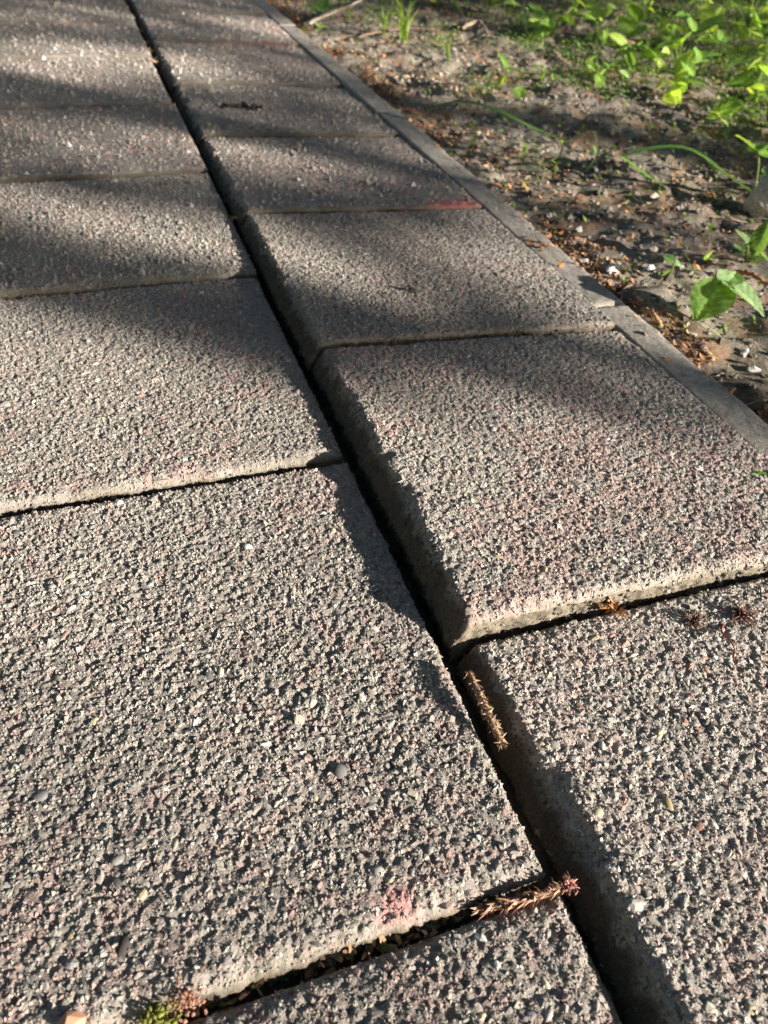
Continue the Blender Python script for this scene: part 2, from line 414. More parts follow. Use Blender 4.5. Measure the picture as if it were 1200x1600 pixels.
    while len(pts) < npeb and k < npeb * 30:
        k += 1
        a, b = r.uniform(x0 + .02, x1 - .02), r.uniform(y0 + .02, y1 - .02)
        q = to_px(np.array([a, b, 0.0]))
        if -20 < q[0] < 1220 and -20 < q[1] < 1620: pts.append((a, b, r.uniform(.0023, .0041)))
    for (a, b, s, *tc) in pts + list(extra):
        z = float(surf(np.array([a]), np.array([b]))[0][0])
        if tc:
            i_ = int(r.integers(5)); o = obj('pebble', mesh_np('pebble', PEB_V[i_], PEB_F, True, np.broadcast_to(np.array(tc[0]), PEB_V[i_].shape)), M_stone, slab)
        else: o = obj('pebble', PEB[int(r.integers(3, len(PEB)))], None, slab)
        o.location = (a, b, z - s * .28); o.rotation_euler = (r.uniform(-.25, .25), r.uniform(-.25, .25), r.uniform(0, 6.28))
        o.scale = (s * r.uniform(.85, 1.3), s * r.uniform(.8, 1.1), s * r.uniform(.55, .9))
    return slab, surf

W = U                                        # layout below is in camera heights
def S(x0, x1, y0, y1, zc, **k):
    return make_slab(x0 * W, x1 * W, y0 * W, y1 * W, zc, **k)
def red_at(px, py, ax, ay, z=0.0, c=(.42, .12, .11)):
    p = at(px, py, z); return (p[0], p[1], ax, ay, c)
def peb_at(px, py, s, c=None, z=0.0):
    p = at(px, py, z); return (p[0], p[1], s) if c is None else (p[0], p[1], s, c)

LX0, LX1 = -.525, .393
surfs = {}
# left column, near to far
_, surfs['L4'] = S(LX0, .408, -.600, .305, (-.004, -.002, -.006, -.004), step=.0015, seed=21, pitch=.0030, grain=.0022, npeb=25, pink=.22, tone=.92,
                   rx=(.01, .009, .01, .010), rz=(.008, .008, .009, .008), red=[red_at(487, 1440, .006, .012, 0, (.40, .15, .14))])
_, surfs['L3'] = S(LX0, .396, .325, 1.222, (.0015, .001, .0, .0), step=.0014, seed=22, pitch=.0030, grain=.0022, es=(.3, .3, .12, .3), moss=.6, npeb=90, pink=.24, tone=1.0,
                   rx=(.01, .007, .011, .006), rz=(.008, .006, .009, .004),
                   red=[red_at(618, 1412, .013, .009, 0, (.36, .20, .185))],
                   extra=[peb_at(195, 1478, .0066, (.07, .06, .055)), peb_at(325, 1055, .0058, (.09, .088, .086)), peb_at(110, 900, .0055), peb_at(530, 1205, .0065, (.13, .125, .12)), peb_at(150, 972, .0075, (.24, .22, .18)), peb_at(205, 1130, .003, (.6, .59, .57)), peb_at(388, 855, .0045, (.5, .49, .47)), peb_at(185, 785, .0055, (.5, .5, .5)), peb_at(345, 1332, .0045), peb_at(60, 1245, .005)])
_, surfs['L2'] = S(LX0, .392, 1.246, 2.132, (.003, .0035, .000, -.001), step=.0018, seed=23, pitch=.0032, grain=.0022, es=(.3, .3, .25, .3),  npeb=90, pink=.34, tone=.98,
                   rx=(.01, .008, .010, .007), rz=(.008, .006, .008, .005))
_, surfs['L1'] = S(LX0, .398, 2.150, 3.020, (.004, .004, .000, .000), step=.0026, seed=24, pitch=.0043, grain=.0028, pink=.16, tone=1.02,
                   rx=(.01, .009, .012, .008), rz=(.008, .007, .008, .005))
S(LX0, .400, 3.045, 3.936, (.003, .0035, .000, .001), step=.0038, seed=25, grime=.6, pitch=0.0048, pink=.36, tone=.98)
S(LX0, .385, 3.960, 4.850, (.003, .004, .000, .000), step=.0045, seed=26, grime=.6, pitch=0.0055, pink=.18, tone=1.0)
S(LX0, .395, 4.876, 5.768, (.004, .004, .000, .000), step=.006, seed=27, grime=.6, pitch=0.0060, pink=.2)
S(LX0, .395, 5.794, 6.700, (.004, .004, .000, .000), step=.007, seed=28, grime=.6, pitch=0.0065, pink=.3)
S(LX0, .395, 6.714, 7.620, (.002, .002, .000, .000), step=.012, seed=29, pink=.2)
# right column, near to far; its joint-side edge stands proud
RX = (.016, .004, .006, .004); RZ = (.024, .004, .005, .003)
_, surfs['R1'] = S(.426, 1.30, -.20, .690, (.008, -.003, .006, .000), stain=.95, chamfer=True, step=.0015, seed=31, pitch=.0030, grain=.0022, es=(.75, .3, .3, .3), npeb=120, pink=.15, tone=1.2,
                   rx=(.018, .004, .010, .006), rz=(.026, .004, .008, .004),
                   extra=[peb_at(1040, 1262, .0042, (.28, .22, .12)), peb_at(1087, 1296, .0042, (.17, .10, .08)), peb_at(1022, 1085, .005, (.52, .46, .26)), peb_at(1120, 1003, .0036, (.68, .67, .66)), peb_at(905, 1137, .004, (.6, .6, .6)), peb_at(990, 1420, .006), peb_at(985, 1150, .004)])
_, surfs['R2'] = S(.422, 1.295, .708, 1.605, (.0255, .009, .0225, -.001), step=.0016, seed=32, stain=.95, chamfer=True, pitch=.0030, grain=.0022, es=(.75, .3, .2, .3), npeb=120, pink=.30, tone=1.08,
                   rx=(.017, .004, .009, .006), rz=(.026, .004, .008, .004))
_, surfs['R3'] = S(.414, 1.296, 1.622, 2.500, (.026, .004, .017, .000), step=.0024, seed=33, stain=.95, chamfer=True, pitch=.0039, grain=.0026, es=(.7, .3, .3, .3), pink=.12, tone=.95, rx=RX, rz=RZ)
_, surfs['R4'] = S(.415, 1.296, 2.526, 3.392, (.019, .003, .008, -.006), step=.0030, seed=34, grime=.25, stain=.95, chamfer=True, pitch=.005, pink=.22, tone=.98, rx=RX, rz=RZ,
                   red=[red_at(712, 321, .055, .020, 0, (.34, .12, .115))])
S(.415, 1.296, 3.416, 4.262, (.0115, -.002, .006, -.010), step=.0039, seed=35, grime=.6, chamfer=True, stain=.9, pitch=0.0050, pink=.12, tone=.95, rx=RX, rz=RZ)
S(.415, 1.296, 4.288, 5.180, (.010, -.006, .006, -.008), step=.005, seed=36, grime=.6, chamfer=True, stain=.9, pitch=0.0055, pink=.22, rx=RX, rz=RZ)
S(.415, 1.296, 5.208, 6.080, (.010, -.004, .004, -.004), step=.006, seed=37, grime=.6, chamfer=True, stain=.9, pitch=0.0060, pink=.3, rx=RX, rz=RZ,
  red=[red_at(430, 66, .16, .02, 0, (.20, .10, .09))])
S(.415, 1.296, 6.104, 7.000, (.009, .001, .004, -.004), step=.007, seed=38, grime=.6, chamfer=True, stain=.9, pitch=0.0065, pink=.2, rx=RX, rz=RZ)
# the path goes on past the frame: next slabs to the left, behind and ahead
for k in range(8):
    S(-1.45, -.54, -.60 + .915 * k, .296 + .915 * k, (0, 0, .002, -.001), step=.012, seed=50 + k, pink=.2)
S(.44, 1.30, -1.11, -.22, (.003, -.002, .003, .001), step=.012, seed=60, pink=.2)
S(LX0, .39, -1.51, -.62, (.0, -.002, .003, .001), step=.012, seed=61, pink=.2)
for k in range(3):
    S(.415, 1.296, 7.02 + .915 * k, 7.91 + .915 * k, (.004, 0, .002, -.001), step=.015, seed=63 + k, pink=.2)
    S(LX0, .39, 7.64 + .915 * k, 8.53 + .915 * k, (.001, 0, .002, -.001), step=.015, seed=66 + k, pink=.2)

# ------------------------------------------------------------------ kerb of narrow edging stones
kerb = empty('kerb', (1.36 * W, 0, 0)); tag(kerb, 'narrow grey concrete edging along the right side of the path', kind='structure')
kj = at(604, 172)[1]
ky = [kj + 0.885 * j for j in range(-4, 6)]
KX0, KX1 = 1.300 * W, 1.414 * W
for j in range(len(ky) - 1):
    a, b = ky[j] + .0015, ky[j + 1] - .0015
    r = np.random.default_rng(90 + j)
    near = -.3 < a < 3.0
    gx = np.linspace(KX0, KX1, 34 if near else 10); gy = np.arange(a, b, .004 if near else .02)
    X, Y = np.meshgrid(gx, gy, indexing='ij')
    slope = r.uniform(-.003, .002)
    def kz(X, Y):
        d = KX1 - X; w = .009 * (.5 + 1.0 * vn(Y, Y * 0, .05, 91 + j)) + .012 * sstep(.72, .9, vn(Y, Y * 0 + 5, .03, 97 + j)); t = np.clip(1 - d / w, 0, 1)
        e = np.minimum(Y - a, b - Y); te = np.clip(1 - e / .005, 0, 1)
        t0 = np.clip(1 - (X - KX0) / .004, 0, 1)
        z = -.0015 - .007 * (1 - np.sqrt(np.maximum(0, 1 - t * t))) - .004 * te ** 2 - .003 * t0 ** 2
        return z + slope * (Y - a) / (b - a) + .0010 * (vn(X, Y, .04, 92 + j) - .5) + .0008 * (vn(X, Y, .006, 93 + j) - .5)
    Z = kz(X, Y)
    g = vn(X, Y, .05, 94 + j)[..., None]; g2 = vn(X, Y, .008, 95 + j)[..., None]
    C = np.array((.215, .195, .17)) * (1 - g) + np.array((.29, .262, .225)) * g
    C = C * (.84 + .32 * g2)
    dirt = (sstep(.6, .85, vn(X, Y, .05, 96 + j)))[..., None] * .3
    C = C * (1 - dirt) + np.array((.12, .10, .08)) * dirt
    nx, ny = X.shape
    ring = [(i, 0) for i in range(nx)] + [(nx - 1, q) for q in range(1, ny)] + [(i, ny - 1) for i in range(nx - 2, -1, -1)] + [(0, q) for q in range(ny - 2, 0, -1)]
    ri = np.array(ring); idx = ri[:, 0] * ny + ri[:, 1]
    V0 = np.stack([X, Y, Z], -1).reshape(-1, 3); q = V0[idx].copy(); q[:, 2] = -.10
    cur = nx * ny + np.arange(len(idx))
    F = np.concatenate([grid_faces(nx, ny), np.stack([idx, np.roll(idx, -1), np.roll(cur, -1), cur], 1)[:, ::-1]])
    ks = obj('kerb_stone', mesh_np('kerb_stone', np.concatenate([V0, q]), F, True, np.concatenate([C.reshape(-1, 3), np.full((len(q), 3), .18)])), M_kerb, kerb)
    ks.matrix_parent_inverse = Matrix.Translation((-1.36 * W, 0, 0))

# ------------------------------------------------------------------ ground: one sheet, fine beside the path
def soil_z(X, Y):
    k = sstep(KX1 - .012, KX1 + .004, X)
    z = -.016 + .010 * (vn(X, Y, .25, 101) - .5) + .018 * (vn(X, Y, .09, 102) - .5) + .011 * (vn(X, Y, .035, 103) - .5) + .006 * (vn(X, Y, .017, 104) - .5)
    z = z + .02 * sstep(KX1, 3.0, X) * vn(X, Y, .6, 105) - .004 * (1 - sstep(KX1, KX1 + .05, X))
    return z * k - .085 * (1 - k)
gx = np.concatenate([-np.geomspace(60, 1.45, 14), np.linspace(-1.4, KX1 - .014, 8), np.arange(KX1 - .010, 1.6, .0075), np.arange(1.6, 2.95, .011), np.geomspace(3.0, 60, 22)])
gy = np.concatenate([-np.geomspace(60, .8, 14), np.arange(-.7, .44, .05), np.arange(.45, 1.6, .008), np.arange(1.6, 3.25, .012), np.geomspace(3.3, 60, 22)])
X, Y = np.meshgrid(gx, gy, indexing='ij'); Z = soil_z(X, Y)
g = vn(X, Y, .06, 106)[..., None]; g2 = vn(X, Y, .012, 107)[..., None]
C = (np.array((.085, .070, .055)) * (1 - g) + np.array((.20, .168, .134)) * g) * (.7 + .6 * g2)
pale = (sstep(.50, .72, vn(X, Y, .22, 109)))[..., None] * .6
C = C * (1 - pale) + np.array((.28, .245, .20)) * (.75 + .5 * g2) * pale
br = (sstep(.60, .78, vn(X, Y, .04, 108)))[..., None] * .6
C = C * (1 - br) + np.array((.20, .115, .065)) * br
ground = obj('ground', mesh_np('ground', np.stack([X, Y, Z], -1).reshape(-1, 3), grid_faces(*X.shape), True, C.reshape(-1, 3)), M_soil)
tag(ground, 'dry grey brown bare soil beside the path', kind='structure')

def soil_points(n, r, near_kerb=0.0, x1=2.9, y0=.45, y1=3.15):
    """points on the soil in view, optionally crowded against the kerb"""
    out = []
    while len(out) < n:
        m = n * 3
        x = KX1 + .004 + (x1 - KX1) * r.random(m); y = r.uniform(y0, y1, m)
        k = r.random(m) < near_kerb
        x[k] = KX1 + .003 + np.abs(r.normal(0, .045, k.sum()))
        p = np.stack([x, y, soil_z(x, y)], 1); qx, qy = to_px(p)
        ok = (qx > -40) & (qx < 1260) & (qy > -60) & (qy < 1640)
        out += list(p[ok])
    return np.array(out[:n])

# crumbs and clods of soil
r = np.random.default_rng(110)
P = soil_points(22000, r); R = np.clip(.0026 * np.exp(r.normal(0, .55, len(P))), .0012, .009)
P[:, 2] -= R * .15
sc_ = np.array((.085, .070, .056)) + r.random((len(P), 1)) ** 1.7 * np.array((.25, .222, .188))
k = R > .0030
v, f, c = stones(P[k], R[k], r, .9, sc_[k]); v2, f2, c2 = grains(P[~k], R[~k], r, sc_[~k])
v, f, c = np.concatenate([v, v2]), np.concatenate([f, f2 + len(v)]), np.concatenate([c, c2])
tag(obj('soil_crumbs', mesh_np('soil_crumbs', v, f, False, c), M_soil), 'loose crumbs of dry soil strewn over the bare ground', 'soil', kind='stuff')

# orange brown bud scales and husks, thick along the kerb
def flakes(P, r, lo, hi, cols, up=.5):
    """small curved scales lying about"""
    n = len(P); B = Bag()
    L = r.uniform(lo, hi, n); wd = L * r.uniform(.25, .55, n)
    t = np.array([(-.5, -.5), (-.5, .5), (0, -1.0), (0, 1.0), (.5, -.45), (.5, .45)])
    V = np.zeros((n, 6, 3)); V[:, :, 0] = t[None, :, 0] * L[:, None]; V[:, :, 1] = t[None, :, 1] * wd[:, None] * .5
    V[:, :, 2] = (np.abs(t[None, :, 1]) ** 2) * wd[:, None] * r.uniform(-.3, .5, n)[:, None] + (t[None, :, 0] ** 2) * L[:, None] * r.uniform(-.8, .9, n)[:, None]
    tx = r.normal(0, up, n); ty = r.normal(0, up, n)
    V[:, :, 2] += V[:, :, 0] * tx[:, None] + V[:, :, 1] * ty[:, None]
    a = r.uniform(0, 6.283, n); ca, sa = np.cos(a)[:, None], np.sin(a)[:, None]
    x = V[:, :, 0] * ca - V[:, :, 1] * sa; y = V[:, :, 0] * sa + V[:, :, 1] * ca
    V[:, :, 0] = x; V[:, :, 1] = y; V += P[:, None, :]
    F = np.array([(0, 2, 3, 1), (2, 4, 5, 3)])[None] + (np.arange(n) * 6)[:, None, None]
    c = cols[r.integers(len(cols), size=n)] * r.uniform(.7, 1.3, (n, 1))
    return V.reshape(-1, 3), F.reshape(-1, 4), np.repeat(c[:, None], 6, 1).reshape(-1, 3)
LIT = np.array([(.30, .13, .055), (.38, .19, .09), (.24, .10, .045), (.20, .12, .07), (.42, .27, .15), (.13, .08, .05)])
r = np.random.default_rng(112)
P = np.concatenate([soil_points(13000, r, .18), soil_points(1300, r, 1.0)])
keep = vn(P[:, 0], P[:, 1], .12, 113) * .8 + vn(P[:, 0], P[:, 1], .04, 114) * .4 + .12 * (P[:, 0] < KX1 + .05) > .56
P = P[keep]; P[:, 2] += .003
v, f, c = flakes(P, r, .003, .013, LIT)
nk = 70; yk = r.uniform(.5, 3.0, nk); xk = KX1 - np.abs(r.normal(0, .018, nk)); P = np.concatenate([P, np.stack([xk, yk, np.full(nk, .0005)], 1)])
v, f, c = flakes(P, r, .003, .012, LIT)
P2 = soil_points(1500, r, .1); P2[:, 2] += .003
v2, f2, c2 = flakes(P2, r, .010, .030, np.array([(.26, .21, .15), (.36, .30, .22), (.17, .13, .10), (.30, .17, .09)]), .25)
m2 = v2.reshape(-1, 6, 3); ctr = m2.mean(1, keepdims=True); ax = m2[:, 4:5] - m2[:, 0:1]; ax[..., 2] = 0; ax /= np.linalg.norm(ax, axis=2, keepdims=True) + 1e-9
al = ((m2 - ctr) * ax).sum(2, keepdims=True) * ax; m2 = ctr + al + (m2 - ctr - al) * .22; m2[..., 2] = ctr[..., 2] + (m2[..., 2] - ctr[..., 2]) * 1.5
v, f, c = np.concatenate([v, m2.reshape(-1, 3)]), np.concatenate([f, f2 + len(v)]), np.concatenate([c, c2])
tag(obj('husk_litter', mesh_np('husk_litter', v, f, False, c), M_litter), 'orange brown bud husks littering the soil along the kerb', 'litter', kind='stuff')

# pale stones and shell bits on the soil
r = np.random.default_rng(115)
spots = [(825, 345, 'pale stone near the kerb left of the light streak'), (905, 357, 'white chip on dark soil beside the kerb'), (1110, 352, 'pale stone on the shaded side of the light streak'),
         (1180, 295, 'bluish pale chip at the foot of the clod'), (460, 44, 'tiny white stone among husks by the kerb top'), (700, 112, 'white chip left of the upright three leaved seedling'),
         (955, 428, 'white crumb beside the kerb near small yellow sprouts'), (1015, 425, 'pale pebble left of the small seedling'), (1165, 545, 'grey stone in the soil below the large seedling'),
         (870, 95, 'white chip on brown litter before the sparse weed'), (1182, 566, 'grey pebble at the right edge below the large seedling'), (930, 262, 'pale stone between the two arching grasses')]
pm = tint_mat('pale_stone', .6, .35, 500, .2, .3, .0005, 150)
for k, (a, b, lb) in enumerate(spots):
    p = at(a, b, -.012); p[2] = soil_z(p[0], p[1])
    s = r.uniform(.005, .0105)
    v, f, c = stones(np.zeros((1, 3)), np.array([1.0]), r, .8, np.array([(.48, .46, .43)]) * r.uniform(.8, 1.2))
    o = obj('pale_stone', mesh_np('pale_stone', v, f, False, c), pm); o.location = (p[0], p[1], p[2] + s * .3); o.scale = (s, s, s)
    tag(o, lb, 'stone', 'tiny pale stones on the soil')

# ------------------------------------------------------------------ plants
def leaf_mesh(L, Wd, r, fold=.25, curl=.25, heart=.12, c=(.13, .27, .035), tipw=1.0, nx=11, ny=25, rough=.035):
    """oval leaf along +Y from the origin, folded on its midrib, quilted between side veins"""
    us = np.linspace(-1, 1, nx); vs = np.linspace(0, 1, ny)
    Uu, Vv = np.meshgrid(us, vs, indexing='ij')
    prof = np.sin(np.pi * np.clip(Vv, 0, 1) ** .72) ** .75
    prof = np.where(Vv > .75, prof * (1 - .25 * ((Vv - .75) / .25) * tipw), prof)
    x = Uu * prof * Wd / 2
    y = Vv * L - heart * L * np.abs(Uu) ** 1.5 * (1 - Vv) ** 3
    vein = np.abs(np.sin((Vv * 6.0 + np.abs(Uu) * 1.2) * np.pi))
    z = fold * np.abs(x) - curl * L * (Vv ** 2) + rough * L * (vein - .5) * np.abs(Uu) * prof + .012 * L * np.sin(Uu * 5 + Vv * 7 + r.uniform(0, 6))
    V = np.stack([x, y, z], -1).reshape(-1, 3)
    rib = np.exp(-(Uu / .13) ** 2) * .7 + .45 * (1 - vein) ** 2
    C = np.array(c)[None, None] * (1 + rib[..., None]) * (1 + .12 * (vn(x + r.uniform(0, 9), y, L * .2, 7)[..., None] - .5))
    return mesh_np('leaf', V, grid_faces(nx, ny), True, C.reshape(-1, 3))

def frame_between(b, t, roll=0.0):
    b, t = Vector(b), Vector(t)
    y = (t - b).normalized(); x = y.cross(Vector((0, 0, 1)))
    if x.length < 1e-4: x = Vector((1, 0, 0))
    x.normalize(); z = x.cross(y)
    m = Matrix((x, y, z)).transposed() @ Matrix.Rotation(roll, 3, 'Y')
    return m

def tube_np(pts, rad, k=6):
    """tube along points with a radius each -> V, F"""
    pts = np.asarray(pts, float); n = len(pts); rad = np.broadcast_to(rad, (n,))
    T = np.gradient(pts, axis=0); T /= np.linalg.norm(T, axis=1)[:, None] + 1e-12
    ref = np.array([0.31, .17, .93]); A = np.cross(T, ref); A /= np.linalg.norm(A, axis=1)[:, None] + 1e-12; B = np.cross(T, A)
    th = np.arange(k) * 2 * np.pi / k
    V = pts[:, None] + rad[:, None, None] * (np.cos(th)[None, :, None] * A[:, None] + np.sin(th)[None, :, None] * B[:, None])
    F = []
    for i in range(n - 1):
        for j in range(k):
            a, b = i * k + j, i * k + (j + 1) % k; F.append((a, b, b + k, a + k))
    return V.reshape(-1, 3), np.array(F)

def curve_pts(ctrl, n=12):
    """smooth line through a few points"""
    c = np.asarray(ctrl, float); m = len(c)
    if m == 2: return c[0] + (c[1] - c[0]) * np.linspace(0, 1, n)[:, None]
    t = np.linspace(0, m - 1, n); out = []
    for q in t:
        i = min(int(q), m - 2); f = q - i
        p0, p1, p2, p3 = c[max(i - 1, 0)], c[i], c[i + 1], c[min(i + 2, m - 1)]
        out.append(.5 * ((2 * p1) + (-p0 + p2) * f + (2 * p0 - 5 * p1 + 4 * p2 - p3) * f * f + (-p0 + 3 * p1 - 3 * p2 + p3) * f ** 3))
    return np.array(out)

def ground_at(px, py):
    p = at(px, py, -.012); p[2] = soil_z(p[0], p[1]); return p

def A(px, py, z): return at(px, py, z)

def plant(name, base_px, leaves, label, cat='plant', group=None, stem_c=(.22, .26, .10), seed=0, stem_r=.0012):
    """base_px: where the stem enters the soil. leaves: (base px,py,z, tip px,py,z, width, roll, colour, fold, curl)"""
    r = np.random.default_rng(seed)
    b = ground_at(*base_px); root = empty(name, b); tag(root, label, cat, group)
    for (bx, by, bz, tx, ty, tz, wd, roll, c, fold, curl) in leaves:
        p, t = A(bx, by, bz), A(tx, ty, tz)
        st = curve_pts([b + (0, 0, -.004), b * .45 + p * .55 + np.array((r.normal(0, .002), r.normal(0, .002), .3 * (p[2] - b[2]) * .3)), p], 7) - b
        v, f = tube_np(st, np.linspace(stem_r * 1.2, stem_r * .8, 7), 6)
        obj('stem', mesh_np('stem', v, f, True, np.full((len(v), 3), 1.0) * np.array(stem_c)), M_leaf, root)
        L = float(np.linalg.norm(t - p))
        o = obj('leaf', leaf_mesh(L, wd, r, fold, curl * .4, .14, c), M_leaf, root)
        m = frame_between(p, t, roll).to_4x4(); m.translation = Vector(p - b); o.matrix_local = m
    return root

G1 = (.15, .27, .055); G2 = (.20, .32, .065); G3 = (.11, .19, .06); G4 = (.22, .32, .15); GY = (.28, .38, .075)
plant('seedling', (1078, 497), [
    (1128, 446, .040, 1086, 500, .010, .052, -.15, G1, .22, .15),
    (1133, 440, .040, 1200, 488, .022, .056, -.15, G4, .22, .25),
    (1132, 444, .042, 1152, 424, .046, .034, .1, G4, .3, .1)],
    'large two leaved seedling with crinkled bright green leaves close to the kerb', seed=1, stem_c=(.30, .24, .17), stem_r=.0018)
plant('seedling', (1046, 432), [(1052, 411, .022, 1068, 416, .018, .017, .2, G4, .3, .3), (1052, 411, .022, 1036, 398, .028, .016, -.2, G3, .3, .2)],
      'small seedling with one pale leaf on a thin stem left of the large seedling', seed=2)
plant('seedling', (1104, 412), [(1106, 404, .010, 1114, 391, .024, .020, .5, GY, .3, .1), (1106, 404, .009, 1118, 404, .012, .010, 0, G2, .3, .2), (1106, 405, .008, 1096, 402, .012, .009, 0, G1, .3, .2)],
      'tiny yellow green seedling on dark soil above the large seedling', seed=3)
plant('seedling', (1168, 408), [(1168, 384, .03, 1150, 357, .045, .026, .3, G4, .3, .1), (1168, 384, .03, 1184, 378, .036, .022, -.3, G4, .3, .2), (1160, 392, .018, 1148, 378, .02, .016, 0, G4, .2, .1),
      (1186, 400, .02, 1180, 412, .006, .016, .2, G4, .2, .2), (1182, 392, .03, 1206, 340, .07, .030, -.4, G3, .3, .1), (1190, 398, .02, 1204, 410, .01, .02, .1, G2, .2, .2)],
      'cluster of pale green seedlings at the right below the pale clod', seed=4)
plant('broadleaf_sprout', (1180, 300), [(1184, 236, .065, 1150, 210, .075, .052, .35, G2, .15, .05), (1184, 236, .065, 1206, 222, .07, .05, -.3, G1, .15, .1), (1186, 240, .06, 1206, 240, .06, .03, .3, G1, .2, .1)],
      'broad lime green leaf on an upright stem rising behind the pale clod', seed=5)
plant('seedling', (1128, 196), [(1122, 178, .02, 1106, 172, .026, .022, .2, (.36, .45, .14), .2, .2), (1122, 180, .02, 1140, 196, .010, .018, -.3, (.34, .44, .16), .2, .2), (1128, 182, .018, 1150, 188, .015, .03, -.2, G3, .2, .2)],
      'seedling with pale yellowish leaves in shade left of the broad lime leaf', seed=6)
plant('seedling', (789, 136), [(791, 108, .05, 778, 78, .075, .028, .5, G1, .3, .1), (791, 108, .05, 820, 112, .045, .022, -.4, G4, .3, .3), (788, 120, .03, 777, 137, .012, .02, .3, GY, .2, .2)],
      'upright seedling with three drooping leaves near the far soil centre', seed=7)
plant('seedling', (810, 158), [(811, 152, .012, 815, 134, .024, .034, .1, G2, .15, .1)],
      'single round leaf seedling standing below the three leaved seedling', seed=8)
plant('seedling', (506, 26), [(502, 16, .02, 476, 4, .03, .04, .2, (.11, .30, .03), .2, .2), (506, 14, .02, 526, 10, .024, .05, -.2, (.10, .30, .035), .2, .2), (504, 12, .02, 506, -6, .04, .04, 0, G1, .2, .2)],
      'dark green round leaved plant behind the fallen twig', seed=9)
plant('seedling', (500, 50), [(499, 43, .008, 491, 32, .02, .012, .2, G2, .2, .1), (499, 43, .008, 512, 40, .014, .012, .2, GY, .2, .2), (499, 44, .008, 494, 50, .004, .011, .2, (.45, .48, .25), .2, .2)],
      'tiny pale seedling among brown husks beside the kerb under the twig', seed=10)
plant('seedling', (738, 226), [(738, 220, .008, 730, 212, .016, .012, .2, G1, .2, .1), (738, 220, .008, 748, 214, .014, .012, -.2, G2, .2, .1)],
      'tiny seedling between the arching grass blade and the kerb', seed=12)
plant('seedling', (820, 243), [(820, 236, .01, 818, 218, .03, .013, .2, G4, .2, .1), (820, 236, .01, 826, 228, .02, .01, .2, G1, .2, .1)],
      'slim seedling with one upright pale leaf under the arching grass blade', seed=13)
plant('seedling', (868, 264), [(868, 256, .01, 862, 250, .016, .012, .2, GY, .2, .1), (868, 256, .01, 878, 254, .014, .012, .2, GY, .2, .1)],
      'tiny yellow sprout on bare soil below the grass strands', seed=14)
# the thicket of weeds at the top right
thick = [(930, 70, 9, .075, 'leafy weed with broad leaves at the left end of the thicket'),
         (985, 105, 8, .06, 'low leafy weed in front of the thicket beside bare soil'),
         (1055, 118, 10, .09, 'bright yellow green weed in the middle of the thicket'),
         (1000, 40, 8, .08, 'dark weed with round leaves in the shade behind the thicket'),
         (1120, 95, 9, .10, 'tall weed with long pointed leaves right of the thicket centre'),
         (1185, 130, 10, .08, 'leafy weed at the right edge of the thicket'),
         (1165, 60, 9, .12, 'tallest weed in the upper right corner'),
         (905, 25, 8, .07, 'small weed at the top edge left of the thicket'),
         (690, 15, 6, .06, 'small weed with lime leaves at the top edge behind the grass tuft'),
         (1190, 165, 7, .05, 'low weed with pale leaves under the right edge weed'),
         (860, 60, 7, .05, 'sparse weed left of the thicket over brown litter'),
         (1090, 60, 10, .10, 'dense weed behind the yellow green weed'), (1200, 20, 12, .15, 'bushy weed filling the top right corner'), (1130, 15, 11, .12, 'feathery topped weed at the top edge near the corner'),
         (1195, 95, 10, .10, 'leafy weed below the corner weed at the right edge'), (1195, 205, 7, .07, 'leafy weed at the right edge above the broad lime leaf'), (935, 125, 6, .05, 'small weed with shaded leaves below the thicket'), (760, 20, 6, .06, 'small bright weed at the top edge right of the straw'),
         (1045, 150, 6, .05, 'low sprout in front of the yellow green weed'), (1010, 75, 8, .06, 'mid green weed between the dark weed and the yellow green weed')]
for k, (bx, by, n, h, lab) in enumerate(thick):
    r = np.random.default_rng(140 + k)
    b = ground_at(bx, by); root = empty('weed', b); tag(root, lab, 'weed', 'weeds in the thicket at the top right')
    for j in range(int(n * 1.5)):
        az = r.uniform(0, 6.28); hh = h * r.uniform(.3, 1.2); out = r.uniform(.01, .07)
        p = np.array((out * math.cos(az), out * math.sin(az), hh))
        v, f = tube_np(curve_pts([(0, 0, -.004), (p[0] * .4, p[1] * .4, hh * .6), p], 6), np.linspace(.0016, .0009, 6), 5)
        obj('stem', mesh_np('stem', v, f, True, np.full((len(v), 3), 1.0) * np.array((.20, .27, .08))), M_leaf, root)
        L = r.uniform(.032, .072); pit = r.uniform(-.7, .75)
        d = np.array((math.cos(az + r.normal(0, .5)) * math.cos(pit), math.sin(az + r.normal(0, .5)) * math.cos(pit), math.sin(pit)))
        c = [G1, G2, GY, GY, GY, G2][r.integers(6)]
        o = obj('leaf', leaf_mesh(L, L * r.uniform(.45, .8), r, r.uniform(.1, .4), r.uniform(0, .25), .12, c), M_leaf, root)
        m = frame_between(p, p + d * L, r.normal(0, .5)).to_4x4(); m.translation = Vector(p); o.matrix_local = m

